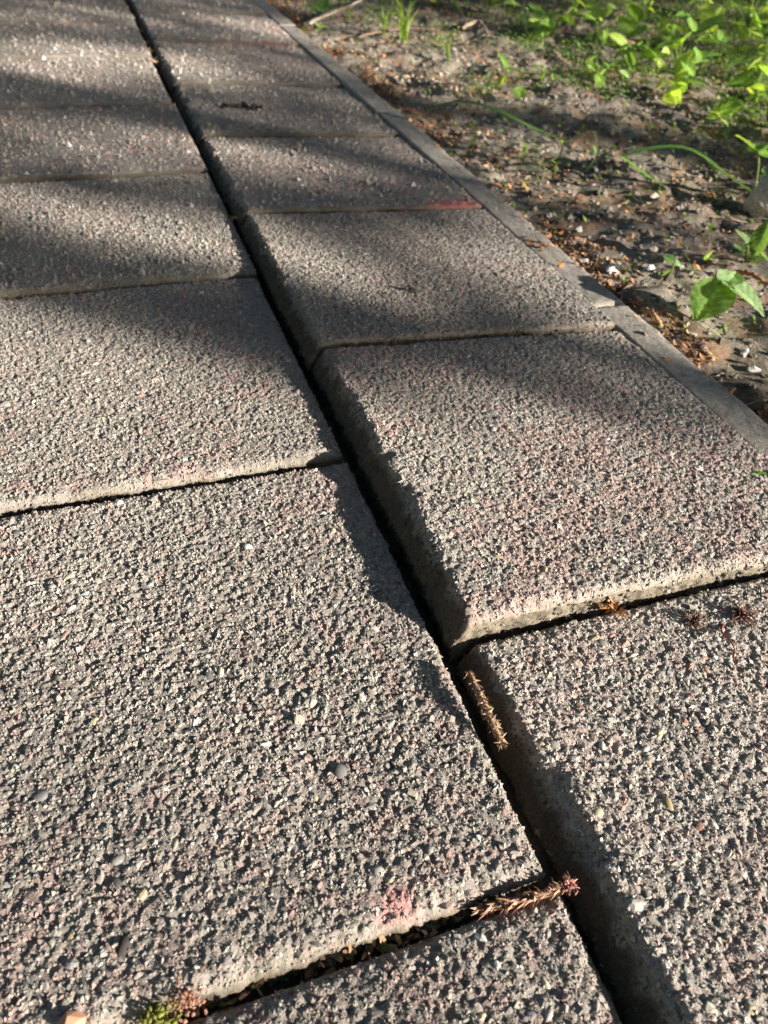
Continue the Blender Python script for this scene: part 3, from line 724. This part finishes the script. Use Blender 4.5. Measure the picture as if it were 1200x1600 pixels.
# low ground cover: thousands of tiny leaves, nobody could count them
def tiny_leaves(P, r, lo, hi, cols):
    n = len(P); L = r.uniform(lo, hi, n)
    t = np.array([(0, 0), (.45, -.5), (.45, .5), (1, 0)])
    V = np.zeros((n, 4, 3)); V[:, :, 0] = t[None, :, 0] * L[:, None]; V[:, :, 1] = t[None, :, 1] * L[:, None] * r.uniform(.35, .8, n)[:, None]
    V[:, :, 2] = V[:, :, 0] * r.normal(.25, .5, n)[:, None] - (t[None, :, 0] ** 2) * L[:, None] * .3
    a = r.uniform(0, 6.283, n); ca, sa = np.cos(a)[:, None], np.sin(a)[:, None]
    x = V[:, :, 0] * ca - V[:, :, 1] * sa; y = V[:, :, 0] * sa + V[:, :, 1] * ca
    V[:, :, 0] = x; V[:, :, 1] = y; V += P[:, None, :]
    F = np.array([(0, 1, 2), (1, 3, 2)])[None] + (np.arange(n) * 4)[:, None, None]
    c = cols[r.integers(len(cols), size=n)] * r.uniform(.7, 1.25, (n, 1))
    return V.reshape(-1, 3), F.reshape(-1, 3), np.repeat(c[:, None], 4, 1).reshape(-1, 3)
r = np.random.default_rng(170)
P = soil_points(60000, r); qx, qy = to_px(P)
dens = sstep(.52, .75, vn(P[:, 0], P[:, 1], .14, 171)) * sstep(260, 60, qy - .12 * (qx - 900)) * sstep(640, 1000, qx) + .95 * sstep(900, 1180, qx) * sstep(190, 90, qy) + .05
for (cx, cy, rr_, am) in ((830, 50, 45, .9), (925, 112, 40, .9), (752, 142, 26, .7), (600, 30, 40, .5), (1000, 110, 40, .8), (1190, 170, 50, .9), (1165, 405, 30, .5), (890, 90, 30, .7), (690, 60, 30, .5), (505, 15, 30, .4),
                          (1060, 60, 70, .7), (1170, 240, 30, .5), (1195, 285, 16, .8), (960, 150, 30, .5), (815, 260, 14, .5), (840, 245, 20, .4)):
    dens = np.maximum(dens, am * sstep(1.3, .4, np.hypot((qx - cx) / rr_, (qy - cy) / (rr_ * .7))))
P = P[r.random(len(P)) < dens]; P[:, 2] += r.uniform(.002, .022, len(P))
v, f, c = tiny_leaves(P, r, .005, .014, np.array([G1, G2, GY, G3, (.2, .3, .1)]))
tag(obj('ground_cover', mesh_np('ground_cover', v, f, False, c), M_leaf), 'fine low green ground cover between the weeds on the soil', 'ground cover', kind='stuff')

# arching grass blades and tufts
def blade_np(pts, wd, fold=.35):
    pts = np.asarray(pts, float); n = len(pts)
    T = np.gradient(pts, axis=0); T /= np.linalg.norm(T, axis=1)[:, None]
    A_ = np.cross(T, (0, 0, 1.0)); A_ /= np.linalg.norm(A_, axis=1)[:, None] + 1e-9
    w = wd / 2 * np.minimum(1, np.sin(np.pi * np.linspace(.12, .995, n)) ** .6 * 1.1)
    up = np.cross(A_, T)
    V = np.stack([pts - A_ * w[:, None] + up * (fold * w)[:, None], pts, pts + A_ * w[:, None] + up * (fold * w)[:, None]], 1).reshape(-1, 3)
    F = []
    for i in range(n - 1):
        for j in range(2): a = i * 3 + j; F.append((a, a + 1, a + 4, a + 3))
    return V, np.array(F)
def grass_thing(name, base_px, blades, label, cat='grass'):
    b = ground_at(*base_px); root = empty(name, b); tag(root, label, cat)
    for (ctrl, wd, c) in blades:
        pts = curve_pts([A(*q) for q in ctrl], 16) - b
        v, f = blade_np(pts, wd); obj('blade', mesh_np('blade', v, f, True, np.full((len(v), 3), 1.0) * np.array(c)), M_leaf, root)
    return root
GB = (.075, .17, .035)
grass_thing('arching_grass', (886, 222), [([(886, 222, -.01), (830, 200, .022), (770, 172, .045), (710, 160, .045), (642, 186, .006)], .016, GB),
                                       ([(886, 222, -.01), (925, 205, .02), (934, 240, .02), (915, 268, 0)], .005, (.16, .22, .10)),
                                       ([(880, 222, -.01), (872, 245, .012), (840, 262, .006), (818, 270, 0)], .005, (.17, .22, .11))],
            'long dark green grass blade arching over the soil towards the kerb')
grass_thing('arching_grass', (1176, 302), [([(1176, 302, -.01), (1130, 270, .03), (1075, 234, .055), (1015, 234, .055), (968, 246, .045)], .016, GB),
                                        ([(1080, 236, .055), (1105, 250, .045), (1120, 280, .02), (1122, 312, -.01)], .007, (.13, .22, .06)),
                                        ([(968, 243, .045), (992, 262, .03), (1015, 278, .018), (1042, 293, .0)], .011, (.12, .27, .03)),
                                        ([(1120, 310, -.008), (1135, 313, -.002), (1160, 316, -.006)], .006, (.36, .42, .22))],
            'long arching grass blades leaning left from the pale clod')
for k, (bx, by, n, h, lab) in enumerate([(632, 62, 34, .11, 'bushy grass tuft with one dry straw at the top centre'), (600, 52, 12, .07, 'thin grass tuft left of the bushy tuft'),
                                         (545, 30, 8, .05, 'sparse grass by the end of the fallen twig'), (700, 95, 7, .05, 'short grass sprouts right of the bushy tuft'),
                                         (845, 130, 8, .04, 'short grass sprouts beside the three leaved seedling'), (503, 100, 6, .03, 'few short grass blades by the kerb edge')]):
    r = np.random.default_rng(190 + k); b = ground_at(bx, by); root = empty('grass_tuft', b); tag(root, lab, 'grass', 'grass tufts on the soil')
    for j in range(n):
        az = r.uniform(0, 6.28); l = h * r.uniform(.5, 1.1); sp = r.uniform(.2, .9) * l
        pts = curve_pts([(r.normal(0, .006), r.normal(0, .006), -.003), (math.cos(az) * sp * .35, math.sin(az) * sp * .35, l * .6), (math.cos(az) * sp, math.sin(az) * sp, l * r.uniform(.6, 1))], 8)
        v, f = blade_np(pts, r.uniform(.0025, .005)); c = np.array([(.14, .27, .04), (.20, .32, .05), (.30, .36, .08)][r.integers(3)])
        obj('blade', mesh_np('blade', v, f, True, np.full((len(v), 3), 1.0) * c), M_leaf, root)
    if k == 0:
        v, f = blade_np(curve_pts([(.0, 0, 0), (.012, -.01, .05), (.035, -.012, .085)], 8), .006)
        obj('straw', mesh_np('straw', v, f, True, np.full((len(v), 3), 1.0) * np.array((.55, .52, .42))), M_leaf, root)

# ------------------------------------------------------------------ twigs, clod
def twig(name, ctrl, rad, c, label, cat='twig', jit=.0015, seed=0, k=7):
    r = np.random.default_rng(seed)
    pts = curve_pts([A(*q) for q in ctrl], 18); pts[1:-1] += r.normal(0, jit, (16, 3)) * .6
    o_ = pts[0].copy(); R = np.linspace(rad, rad * .45, 18) * r.uniform(.85, 1.2, 18); R[0] *= .4; R[-1] *= .2
    v, f = tube_np(pts - o_, R, k)
    o = obj(name, mesh_np(name, v, f, True, np.array(c) * r.uniform(.75, 1.25, (len(v), 1))), M_bark); o.location = o_
    return tag(o, label, cat)
twig('fallen_twig', [(483, 37, .004), (505, 26, .014), (530, 16, .016), (556, 4, .012), (575, -6, .008)], .0055, (.30, .24, .20), 'bare grey twig lying by the kerb at the top', seed=1)
twig('fallen_twig', [(722, 44, -.004), (745, 34, .006), (755, 40, .004), (764, 58, -.006)], .006, (.36, .26, .19), 'bent pale brown twig on soil right of the grass tuft', seed=2)
twig('fallen_branch', [(1000, 8, 0), (1040, 18, .012), (1090, 30, .014), (1150, 34, .008)], .011, (.09, .06, .045), 'dark thin branch lying in shade behind the thicket', 'branch', seed=3)
twig('fallen_twig', [(1152, 425, -.004), (1172, 428, .004), (1198, 442, .004), (1215, 452, 0)], .0035, (.34, .15, .07), 'reddish brown twig between the large seedling and the right edge', seed=4)
twig('fallen_twig', [(560, 58, -.006), (590, 50, .002), (640, 44, .002), (690, 48, 0)], .0035, (.16, .11, .08), 'thin dark twig running under the grass tufts', seed=5)
twig('root', [(1002, 486, -.010), (1016, 487, -.002), (1026, 498, -.002), (1034, 512, -.010)], .004, (.36, .23, .12), 'orange brown root loop against the kerb left of the large seedling', 'root', seed=6)
twig('dry_stalk', [(655, 574, .012), (668, 571, .0135), (682, 578, .012)], .0009, (.22, .10, .06), 'fine curled brown stalk on the tilted pinkish slab', 'stalk', .0002, 7, 5)
zr = .001
twig('dry_tendril', [(1130, 974, zr + .001), (1128, 988, zr + .006), (1142, 1002, zr + .012), (1148, 1018, zr + .010), (1145, 1034, zr + .002)], .0010, (.20, .07, .045), 'thin dark red dry tendril curving above the near right slab', 'tendril', .0002, 8, 5)

r = np.random.default_rng(200)
cb = ground_at(1196, 330)
nth, nph = 34, 22
th, ph = np.meshgrid(np.linspace(0, 2 * np.pi, nth, endpoint=False), np.linspace(.02, math.pi - .02, nph), indexing='ij')
rad = 1 + .28 * (vn(th * 1.0 + np.cos(ph) * 2, ph * 1.3, .55, 201) - .5) + .30 * (vn(np.cos(th) * 1.2 + 3, np.sin(th) * 1.2 + ph * 1.1, .28, 202) - .5)
V = np.stack([np.cos(th) * np.sin(ph) * rad * .034, np.sin(th) * np.sin(ph) * rad * .030, np.cos(ph) * rad * .042 + .024], -1)
F = []
for i in range(nth):
    for j in range(nph - 1):
        a, b = i * nph + j, ((i + 1) % nth) * nph + j; F.append((a, a + 1, b + 1, b))
clod = obj('soil_clod', mesh_np('soil_clod', V.reshape(-1, 3), np.array(F), True, np.full((nth * nph, 3), 1.0) * np.array((.50, .44, .35)) * r.uniform(.8, 1.1, (nth * nph, 1))), M_soil)
clod.location = cb; tag(clod, 'pale upright crumbly clod of dry earth at the right edge', 'clod')

# ------------------------------------------------------------------ litter on the paving and in the joints
def catkin(ctrl, rad, c, label, seed, n=90):
    r = np.random.default_rng(seed)
    pts = curve_pts([A(*q) for q in ctrl], 24); o_ = pts[0].copy(); pts = pts - o_
    v, f = tube_np(pts, rad * .55 * np.sin(np.linspace(.35, 2.95, 24)) ** .5, 6)
    root = obj('catkin', mesh_np('catkin', v, f, True, np.full((len(v), 3), 1.0) * np.array(c) * .55), M_litter); root.location = o_
    tag(root, label, 'catkin', 'fallen catkins in the joints')
    T = np.gradient(pts, axis=0); T /= np.linalg.norm(T, axis=1)[:, None]
    B = Bag()
    for k in range(n):
        i = int((k + .5) / n * 23); p = pts[i]; t = T[i]
        a1 = np.cross(t, (0.1, .2, .95)); a1 /= np.linalg.norm(a1); a2 = np.cross(t, a1)
        th = k * 2.4 + r.normal(0, .3); out = math.cos(th) * a1 + math.sin(th) * a2; sd = np.cross(t, out)
        rr = rad * (.7 + .35 * math.sin(.35 + 2.5 * i / 23)) * r.uniform(.5, 1.2)
        b0 = p + out * rr * .3; tip = p + out * rr * r.uniform(.65, 1.15) + t * rr * r.uniform(-.2, 1.6) + r.normal(0, rad * .2, 3)
        w = rr * r.uniform(.12, .34)
        B.add([b0 - sd * w, b0 + sd * w, b0 + t * w * .9, tip], [(0, 1, 3), (1, 2, 3), (2, 0, 3)], np.array(c) * r.uniform(.35, 1.4) * np.array((1, r.uniform(.85, 1.1), r.uniform(.8, 1.15))))
    s_ = obj('scales', B.mesh('scales'), M_litter, root)
    return root
catkin([(733, 1050, .010), (745, 1078, .011), (758, 1106, .010), (774, 1138, .007), (786, 1164, .002)], .0046, (.40, .27, .17), 'pale brown spiky catkin lying in the long joint beside the near slab', 1, 420)
catkin([(898, 1378, -.004), (850, 1396, -.001), (800, 1410, -.002), (745, 1422, -.006)], .0048, (.36, .21, .14), 'reddish brown catkin across the joint at the corner of the nearest slab', 2, 480)
catkin([(486, 552, -.006), (494, 578, -.007), (504, 606, -.010)], .0040, (.33, .22, .08), 'orange catkin wedged deep in the long joint by the raised slab', 3, 220)

def scrap(name, px, py, z, size, c, label, cat, n=5, seed=0, spread=.5, lift=.3, group=None, up=.35):
    """a small crumpled scrap: a few curved flakes held together"""
    r = np.random.default_rng(seed); p = A(px, py, z)
    P = r.normal(0, size * spread, (n, 3)) * np.array((1, 1, lift)); P[:, 2] = abs(P[:, 2])
    v, f, cc = flakes(P, r, size * .7, size * 1.3, np.array([c]), up)
    o = obj(name, mesh_np(name, v, f, False, cc), M_litter); o.location = p
    return tag(o, label, cat, group)
scrap('dry_flower', 644, 454, .0175, .010, (.05, .04, .03), 'small dark dried scrap casting a shadow on the shaded right slab', 'scrap', 8, 1, .35, .9)
scrap('seed_husk', 657, 457, .0155, .008, (.55, .38, .18), 'pale straw husk touching the dark dried scrap', 'husk', 2, 2, .3)
scrap('seed_husk', 956, 949, .006, .0055, (.40, .19, .08), 'orange brown husk stuck in the cross joint of the right column', 'husk', 22, 3, .65, .8, up=.8)
scrap('seed_husk', 970, 959, .004, .008, (.55, .45, .25), 'pale straw sliver below the orange husk in the cross joint', 'husk', 2, 4, .3)
scrap('leaf_scrap', 1183, 737, .007, .010, (.10, .26, .02), 'tiny bright green leaf scrap on the right slab', 'leaf', 3, 5, .25)
def tuft(name, px, py, z, L, n, c, label, cat, seed, flat=.6):
    """a dried floret: fine curled strands from one heart"""
    r = np.random.default_rng(seed); p = A(px, py, z); B = Bag()
    for k in range(n):
        d = r.normal(0, 1, 3); d[2] = abs(d[2]) * flat; d /= np.linalg.norm(d); l = L * r.uniform(.5, 1.3)
        e = d * l; mid = d * l * .55 + r.normal(0, l * .18, 3); mid[2] = abs(mid[2]); e[2] *= r.uniform(.2, 1)
        v, f = tube_np(curve_pts([r.normal(0, L * .12, 3) * (1, 1, .3), mid, e + r.normal(0, l * .15, 3) * (1, 1, .2)], 6), np.linspace(.00055, .0002, 6), 4)
        B.add(v, f, np.array(c) * r.uniform(.5, 1.6))
    o = obj(name, B.mesh(name, True), M_litter); o.location = p
    return tag(o, label, cat)
tuft('dry_flower', 1083, 972, .004, .011, 46, (.12, .07, .05), 'dried brown floret near the cross joint on the near right slab', 'floret', 6)
tuft('dry_flower', 1158, 962, .004, .013, 60, (.15, .075, .06), 'larger dried brown floret by the tendril on the near right slab', 'floret', 7)
tuft('catkin_tip', 888, 1384, -.001, .0055, 60, (.40, .19, .15), 'pinkish frayed catkin tip at the corner of the nearest slab', 'floret', 8, .9)
scrap('seed_husk', 1045, 562, -.002, .009, (.36, .19, .07), 'single brown husk lying on the shaded kerb', 'husk', 3, 8, .25)
scrap('seed_husk', 842, 386, -.002, .014, (.22, .10, .05), 'brown husk cluster on the kerb beside the soil', 'husk', 12, 9, .8, .3)
scrap('seed_husk', 876, 416, -.002, .010, (.42, .22, .09), 'orange husk on the kerb below the brown cluster', 'husk', 4, 10, .4)
scrap('seed_husk', 598, 390, .012, .006, (.5, .34, .14), 'tiny yellow husk on the shaded right slab', 'husk', 2, 11, .2)
scrap('seed_husk', 825, 682, .009, .006, (.38, .16, .08), 'tiny red brown husk in the middle of the tilted pinkish slab', 'husk', 2, 12, .2)
scrap('seed_husk', 748, 547, .010, .006, (.36, .10, .05), 'tiny dark red husk under the front edge of the shaded slab', 'husk', 2, 13, .2)
scrap('seed_husk', 634, 332, .008, .009, (.36, .16, .08), 'reddish husk in the far cross joint left of the red mark', 'husk', 3, 14, .3)
scrap('seed_husk', 367, 342, -.002, .012, (.42, .25, .13), 'brown husk at the corner of the far left slab in the long joint', 'husk', 5, 15, .3, .8)
for k, (a, b) in enumerate(((352, 169), (379, 168), (398, 172))):
    rs = np.random.default_rng(20 + k); P_ = rs.normal(0, 1, (7, 3)) * np.array((.006, .004, .0012)) + np.array((0, 0, .003))
    v, f, c = stones(P_, rs.uniform(.004, .0075, 7), rs, .8, np.array([(.035, .022, .018)]) * rs.uniform(.6, 1.6, (7, 1)))
    o = obj('dark_seed', mesh_np('dark_seed', v, f, False, c), M_litter); o.location = A(a, b, .004)
    tag(o, ['leftmost of three dark seeds in a row on the far right slab', 'middle of three dark seeds in a row on the far right slab', 'rightmost of three dark seeds in a row on the far right slab'][k], 'seed', 'three dark seeds in a row')
for k, (a, b, s) in enumerate(((196, 18, .018), (202, 32, .016), (219, 50, .016), (234, 84, .02), (243, 100, .022), (228, 68, .014))):
    scrap('bud_husk', a, b, -.006, s, (.36, .24, .15), ['uppermost bud husk in the far long joint', 'second bud husk from the top of the long joint', 'third bud husk from the top of the long joint',
          'large pale bud husk low in the far long joint', 'largest bud husk, lowest of those in the far long joint', 'fourth bud husk from the top of the long joint'][k], 'husk', 6, 30 + k, .35, .7, 'bud husks in the far long joint')
# crumbs of litter lying in the joints
r = np.random.default_rng(210)
def along(ax, ay, bx, by, n, z, jit, kw):
    a, b = A(ax, ay, z), A(bx, by, z); t = r.random(n)[:, None]
    P = a + (b - a) * t + r.normal(0, jit, (n, 3)) * np.array((1, 1, .5)); return P
P = np.concatenate([along(740, 1420, 190, 1606, 260, -.013, .003, 0), along(0, 796, 530, 716, 170, -.011, .0022, 0), along(735, 1005, 1200, 897, 60, -.018, .002, 0),
                    along(715, 1010, 990, 1590, 260, -.020, .003, 0), along(0, 462, 400, 428, 60, -.008, .002, 0), along(210, 20, 500, 600, 220, -.018, .004, 0), along(520, 640, 715, 1000, 120, -.022, .003, 0)])
v, f, c = flakes(P, r, .003, .009, np.array([(.16, .085, .05), (.10, .06, .04), (.26, .16, .09), (.07, .05, .035), (.34, .24, .14), (.12, .13, .05)]), .6)
tag(obj('joint_litter', mesh_np('joint_litter', v, f, False, c), M_litter), 'dark brown crumbs of plant litter caught in the slab joints', 'litter', kind='stuff')
# little stonecrop in the near joint
p0 = A(268, 1582, -.006); root = empty('stonecrop', p0); tag(root, 'tiny yellow and pink stonecrop growing in the near slab joint', 'plant')
r = np.random.default_rng(215)
for (dx, n, c, nm) in ((-.006, 150, (.24, .25, .06), 'rosette'), (.007, 110, (.42, .24, .19), 'pink_rosette')):
    P = r.normal(0, 1, (n, 3)) * np.array((.0045, .0035, .0030)) + np.array((dx, dx * .35, .004))
    v, f, cc = stones(P, r.uniform(.0006, .0013, n), r, 1.0, np.array(c)[None] * r.uniform(.6, 1.3, (n, 1)))
    obj(nm, mesh_np(nm, v, f, True, cc), M_leaf, root)
p0 = A(115, 1592, .0); v, f, cc = stones(np.zeros((1, 3)), np.array([1.0]), r, .9, np.array([(.45, .24, .15)]))
o = obj('orange_stone', mesh_np('orange_stone', v, f, False, cc), pm); o.location = p0 + np.array((0, 0, .001)); o.scale = (.007, .006, .006); tag(o, 'orange brick chip at the bottom left slab edge', 'stone')

# ------------------------------------------------------------------ trees standing off to the right, towards the sun: they throw the dappled shade
PS = np.array([math.cos(SUN_AZ), math.sin(SUN_AZ)]); PN = np.array([-math.sin(SUN_AZ), math.cos(SUN_AZ)])
YB = np.array([(-200, 420), (0, 450), (150, 490), (300, 540), (430, 585), (520, 592), (700, 585), (900, 585), (1050, 612), (1130, 648), (1200, 700), (1400, 800)], float)
SUNNY = [(190, 352, 300, 50, 1.0, .20), (470, 410, 130, 48, .9, .1), (430, 248, 140, 40, 1.0, .08), (300, 112, 100, 30, 1.0, .2), (110, 95, 240, 40, 1.0, .05),
         (360, 122, 90, 9, .6, .1), (190, 222, 260, 42, .9, .1), (80, 25, 240, 26, .7, 0), (420, 40, 160, 18, .7, .05), (420, 95, 150, 16, .7, .1), (60, 142, 140, 20, .6, 0), (330, 30, 160, 16, .35, 0), (985, 345, 190, 42, 1.0, .33), (900, 290, 90, 20, .7, .2),
         (1060, 110, 160, 60, .8, .1), (820, 100, 100, 20, .6, .1), (1150, 470, 60, 40, .9, 0), (1180, 310, 30, 40, 1.0, 0), (1050, 560, 100, 18, .35, .6), (700, 60, 120, 20, .5, .2), (960, 470, 70, 20, .5, .4), (1095, 288, 80, 40, 1.0, .1), (940, 50, 220, 55, .9, .05), (1070, 445, 70, 30, .9, .1), (770, 275, 80, 26, .9, .5), (560, 75, 110, 30, .8, .4), (880, 235, 120, 16, .9, .1), (1110, 245, 110, 14, .9, .1), (690, 130, 90, 14, .9, .1)]
SHADY = [(770, 425, 180, 52, .0), (960, 418, 170, 22, .2), (1010, 188, 150, 18, .05), (730, 192, 100, 14, .1), (840, 345, 60, 14, .3), (1120, 540, 80, 30, .3)]
def sunlit(qx, qy):
    yb = np.interp(qx, YB[:, 0], YB[:, 1]); v = sstep(yb - 45, yb + 40, qy)
    edge = 420 + 1.2 * qy
    soil = sstep(-10, 40, qx - edge)
    q = np.stack([qx, qy], -1); d = np.stack([(qx - 600) / FPX, (qy - 800) / FPX, qx * 0 + 1], -1) @ CR.T
    gp = d[..., :2] * (-U / np.minimum(d[..., 2:], -1e-3)); pp = gp @ PN; qq = gp @ PS
    st = sstep(.46, .56, vn(pp, qq / 5, .13, 260) * .65 + vn(pp, qq / 4, .26, 261) * .35)
    v = np.maximum(v * (1 - soil * .6), .03 + soil * .85 * st + (1 - soil) * .42 * sstep(300, 190, qy))
    for (cx, cy, rx_, ry_, am, tl) in SUNNY:
        d = np.hypot((qx - cx) / rx_, (qy - cy - tl * (qx - cx)) / ry_); v = np.maximum(v, am * sstep(1.25, .6, d))
    for (cx, cy, rx_, ry_, tl) in SHADY:
        d = np.hypot((qx - cx) / rx_, (qy - cy - tl * (qx - cx)) / ry_); v = v * sstep(.7, 1.2, d)
    return v
trees = [(-.2, 7.2), (1.3, 7.8), (2.7, 7.0), (4.2, 7.6)]
lab = ['leafy young tree nearest the camera, off to the right of the path', 'second young tree off to the right, shading the far slabs', 'third young tree off to the right, shading the soil', 'farthest young tree off to the right']
r = np.random.default_rng(230)
n = 130000
p_ = r.uniform(-1.0, 5.0, n); q_ = r.uniform(-4.5, 1.6, n)
G = p_[:, None] * PN + q_[:, None] * PS; G3d = np.concatenate([G, np.zeros((n, 1))], 1)
rel = (G3d - np.array([0, 0, U])) @ CR; infront = rel[:, 2] > .15
qx, qy = to_px(G3d)
lit = np.where(infront & (qx > -500) & (qx < 1900) & (qy > -250) & (qy < 2200), sunlit(qx, qy), .35)
lit = np.where(infront & (qy > 700) & (qx > -300) & (qx < 1500), 1.0, lit)
lit = np.where((~infront) & (q_ > -.2), 1.0, lit)
SUN_ON = [(1190, 320, .045, .09, .30), (1195, 300, .03, .07, .2), (1130, 470, .03, .09, .22), (1175, 222, .06, .07, .25), (1060, 90, .07, .30, .6), (930, 55, .06, .26, .5),
          (1150, 50, .10, .3, .6), (1180, 120, .06, .12, .3), (1165, 380, .035, .05, .2), (790, 100, .05, .05, .2), (620, 40, .05, .09, .3)]
for (a, b, z, rp, rq) in SUN_ON:                         # clearings towards the sun that light the tall plants
    w = at(a, b, z)[:2]; d = np.hypot((p_ - w @ PN) / (rp + .04), (q_ - (w @ PS - z / math.tan(SUN_EL))) / (rq + .2))
    lit = np.maximum(lit, sstep(1.3, .8, d))
keep = r.random(n) < (1 - lit) ** 1.3
p_, q_ = p_[keep], q_[keep]; n = len(p_)
tidx = np.argmin(np.abs(p_[:, None] - np.array([t[0] for t in trees])[None]), 1)
D = np.array([trees[i][1] for i in tidx]) + r.uniform(-.55, .55, n)
hgt = (D - q_) * math.tan(SUN_EL)
pos = p_[:, None] * PN + D[:, None] * PS
Lf = np.stack([pos[:, 0], pos[:, 1], hgt], 1)
for i, (tp, tD) in enumerate(trees):
    base = np.append(tp * PN + tD * PS, -.01); rr = np.random.default_rng(240 + i)
    root = empty('young_tree', base); tag(root, lab[i], 'tree', 'young trees off to the right')
    mine = Lf[tidx == i] - base
    top = float(mine[:, 2].max()) if len(mine) else 2.5
    pts = curve_pts([(0, 0, -.2), (.03, .02, top * .35), (-.03, .03, top * .7), (.02, -.02, 7.0)], 14)
    B = Bag(); v, f = tube_np(pts, np.linspace(.045, .010, 14), 8); B.add(v, f, (.12, .09, .065)); obj('trunk', B.mesh('trunk', True), M_bark, root)
    B = Bag()
    if len(mine):
        for k in range(26):
            t = mine[rr.integers(len(mine))]; s = pts[int(np.clip(13 * (t[2] * .75) / top, 2, 13))]
            v, f = tube_np(curve_pts([s, (s + t) / 2 + (0, 0, .06), t], 8), np.linspace(.008, .002, 8), 5); B.add(v, f, (.12, .09, .065))
        obj('limbs', B.mesh('limbs', True), M_bark, root)
        v, f, c = tiny_leaves(mine - np.array((0, 0, .01)), rr, .045, .07, np.array([(.06, .13, .03), (.08, .16, .035), (.05, .11, .03)]))
        m_ = 1700; hp = np.stack([rr.normal(0, .75, m_), rr.normal(0, .75, m_), rr.uniform(4.7, 7.6, m_)], 1)      # the upper crown
        hp[:, :2] = hp[:, :1] * PN + hp[:, 1:2] * PS
        v2, f2, c2 = tiny_leaves(hp, rr, .14, .24, np.array([(.06, .13, .03), (.08, .16, .035), (.05, .11, .03)]))
        v, f, c = np.concatenate([v, v2]), np.concatenate([f, f2 + len(v)]), np.concatenate([c, c2])
        obj('crown', mesh_np('crown', v, f, False, c), M_crown, root)['kind'] = 'stuff'

# large trees added out of frame to block sky light and deepen the shadows
big = [((-5.2, -1.5), 'added unseen large leafy tree blocking sky light on the left side of the path, level with the viewer'), ((-5.0, 3.5), 'added unseen large leafy tree blocking sky light on the left side of the path further on'),
       ((-3.3, 1.0), 'added unseen large leafy tree blocking sky light close by on the left of the path'), ((-3.4, -3.6), 'added unseen large leafy tree blocking sky light behind the viewer, left of the path'), ((-0.4, -6.0), 'added unseen large leafy tree blocking sky light behind the viewer in line with the path'), ((0.8, 8.2), 'added unseen large leafy tree blocking sky light at the far end of the path'), ((6.2, 6.8), 'added unseen large leafy tree blocking sky light beyond the weeds on the right'),
       ((7.6, 1.6), 'added unseen large leafy tree blocking sky light far out on the bare soil to the right')]
proto = None
for k, ((bx, by), lb) in enumerate(big):
    if proto is None:
        rr = np.random.default_rng(400); root = empty('sky_block_tree', (bx, by, -.02))
        pts = curve_pts([(0, 0, -.3), (.06, .02, 1.5), (-.05, .06, 3.5), (.04, 0, 6.5)], 16)
        v, f = tube_np(pts, np.linspace(.19, .04, 16), 12); trunk = obj('trunk', mesh_np('trunk', v, f, True, np.full((len(v), 3), 1.0) * np.array((.11, .085, .065))), M_bark, root)
        n = 3600; d = rr.normal(0, 1, (n, 3)); d /= np.linalg.norm(d, axis=1)[:, None]
        cen = np.array([(rr.normal(0, 1.1), rr.normal(0, 1.1), rr.uniform(1.2, 6.6)) for _ in range(26)])
        P = cen[rr.integers(26, size=n)] + d * (rr.random((n, 1)) ** .5) * .85
        P = P[P[:, 2] > .5]
        B = Bag()
        for c_ in cen:
            s0 = pts[int(np.clip(15 * c_[2] * .7 / 6.5, 2, 15))]; v, f = tube_np(curve_pts([s0, (s0 + c_) / 2 + (0, 0, .15), c_], 8), np.linspace(.05, .012, 8), 6); B.add(v, f, (.11, .085, .065))
        obj('limbs', B.mesh('limbs', True), M_bark, root)
        v, f, c = tiny_leaves(P, rr, .20, .34, np.array([(.05, .11, .025), (.065, .135, .03), (.045, .095, .025)]))
        obj('crown', mesh_np('crown', v, f, False, c), M_crown, root)['kind'] = 'stuff'
        proto = root; kids = list(root.children)
    else:
        root = proto.copy(); col.objects.link(root); root.location = (bx, by, -.02); root.rotation_euler = (0, 0, k * 1.1)
        for ch in kids:
            c_ = ch.copy(); col.objects.link(c_); c_.parent = root
    tag(root, lb, 'tree', 'added trees blocking sky light round the path')
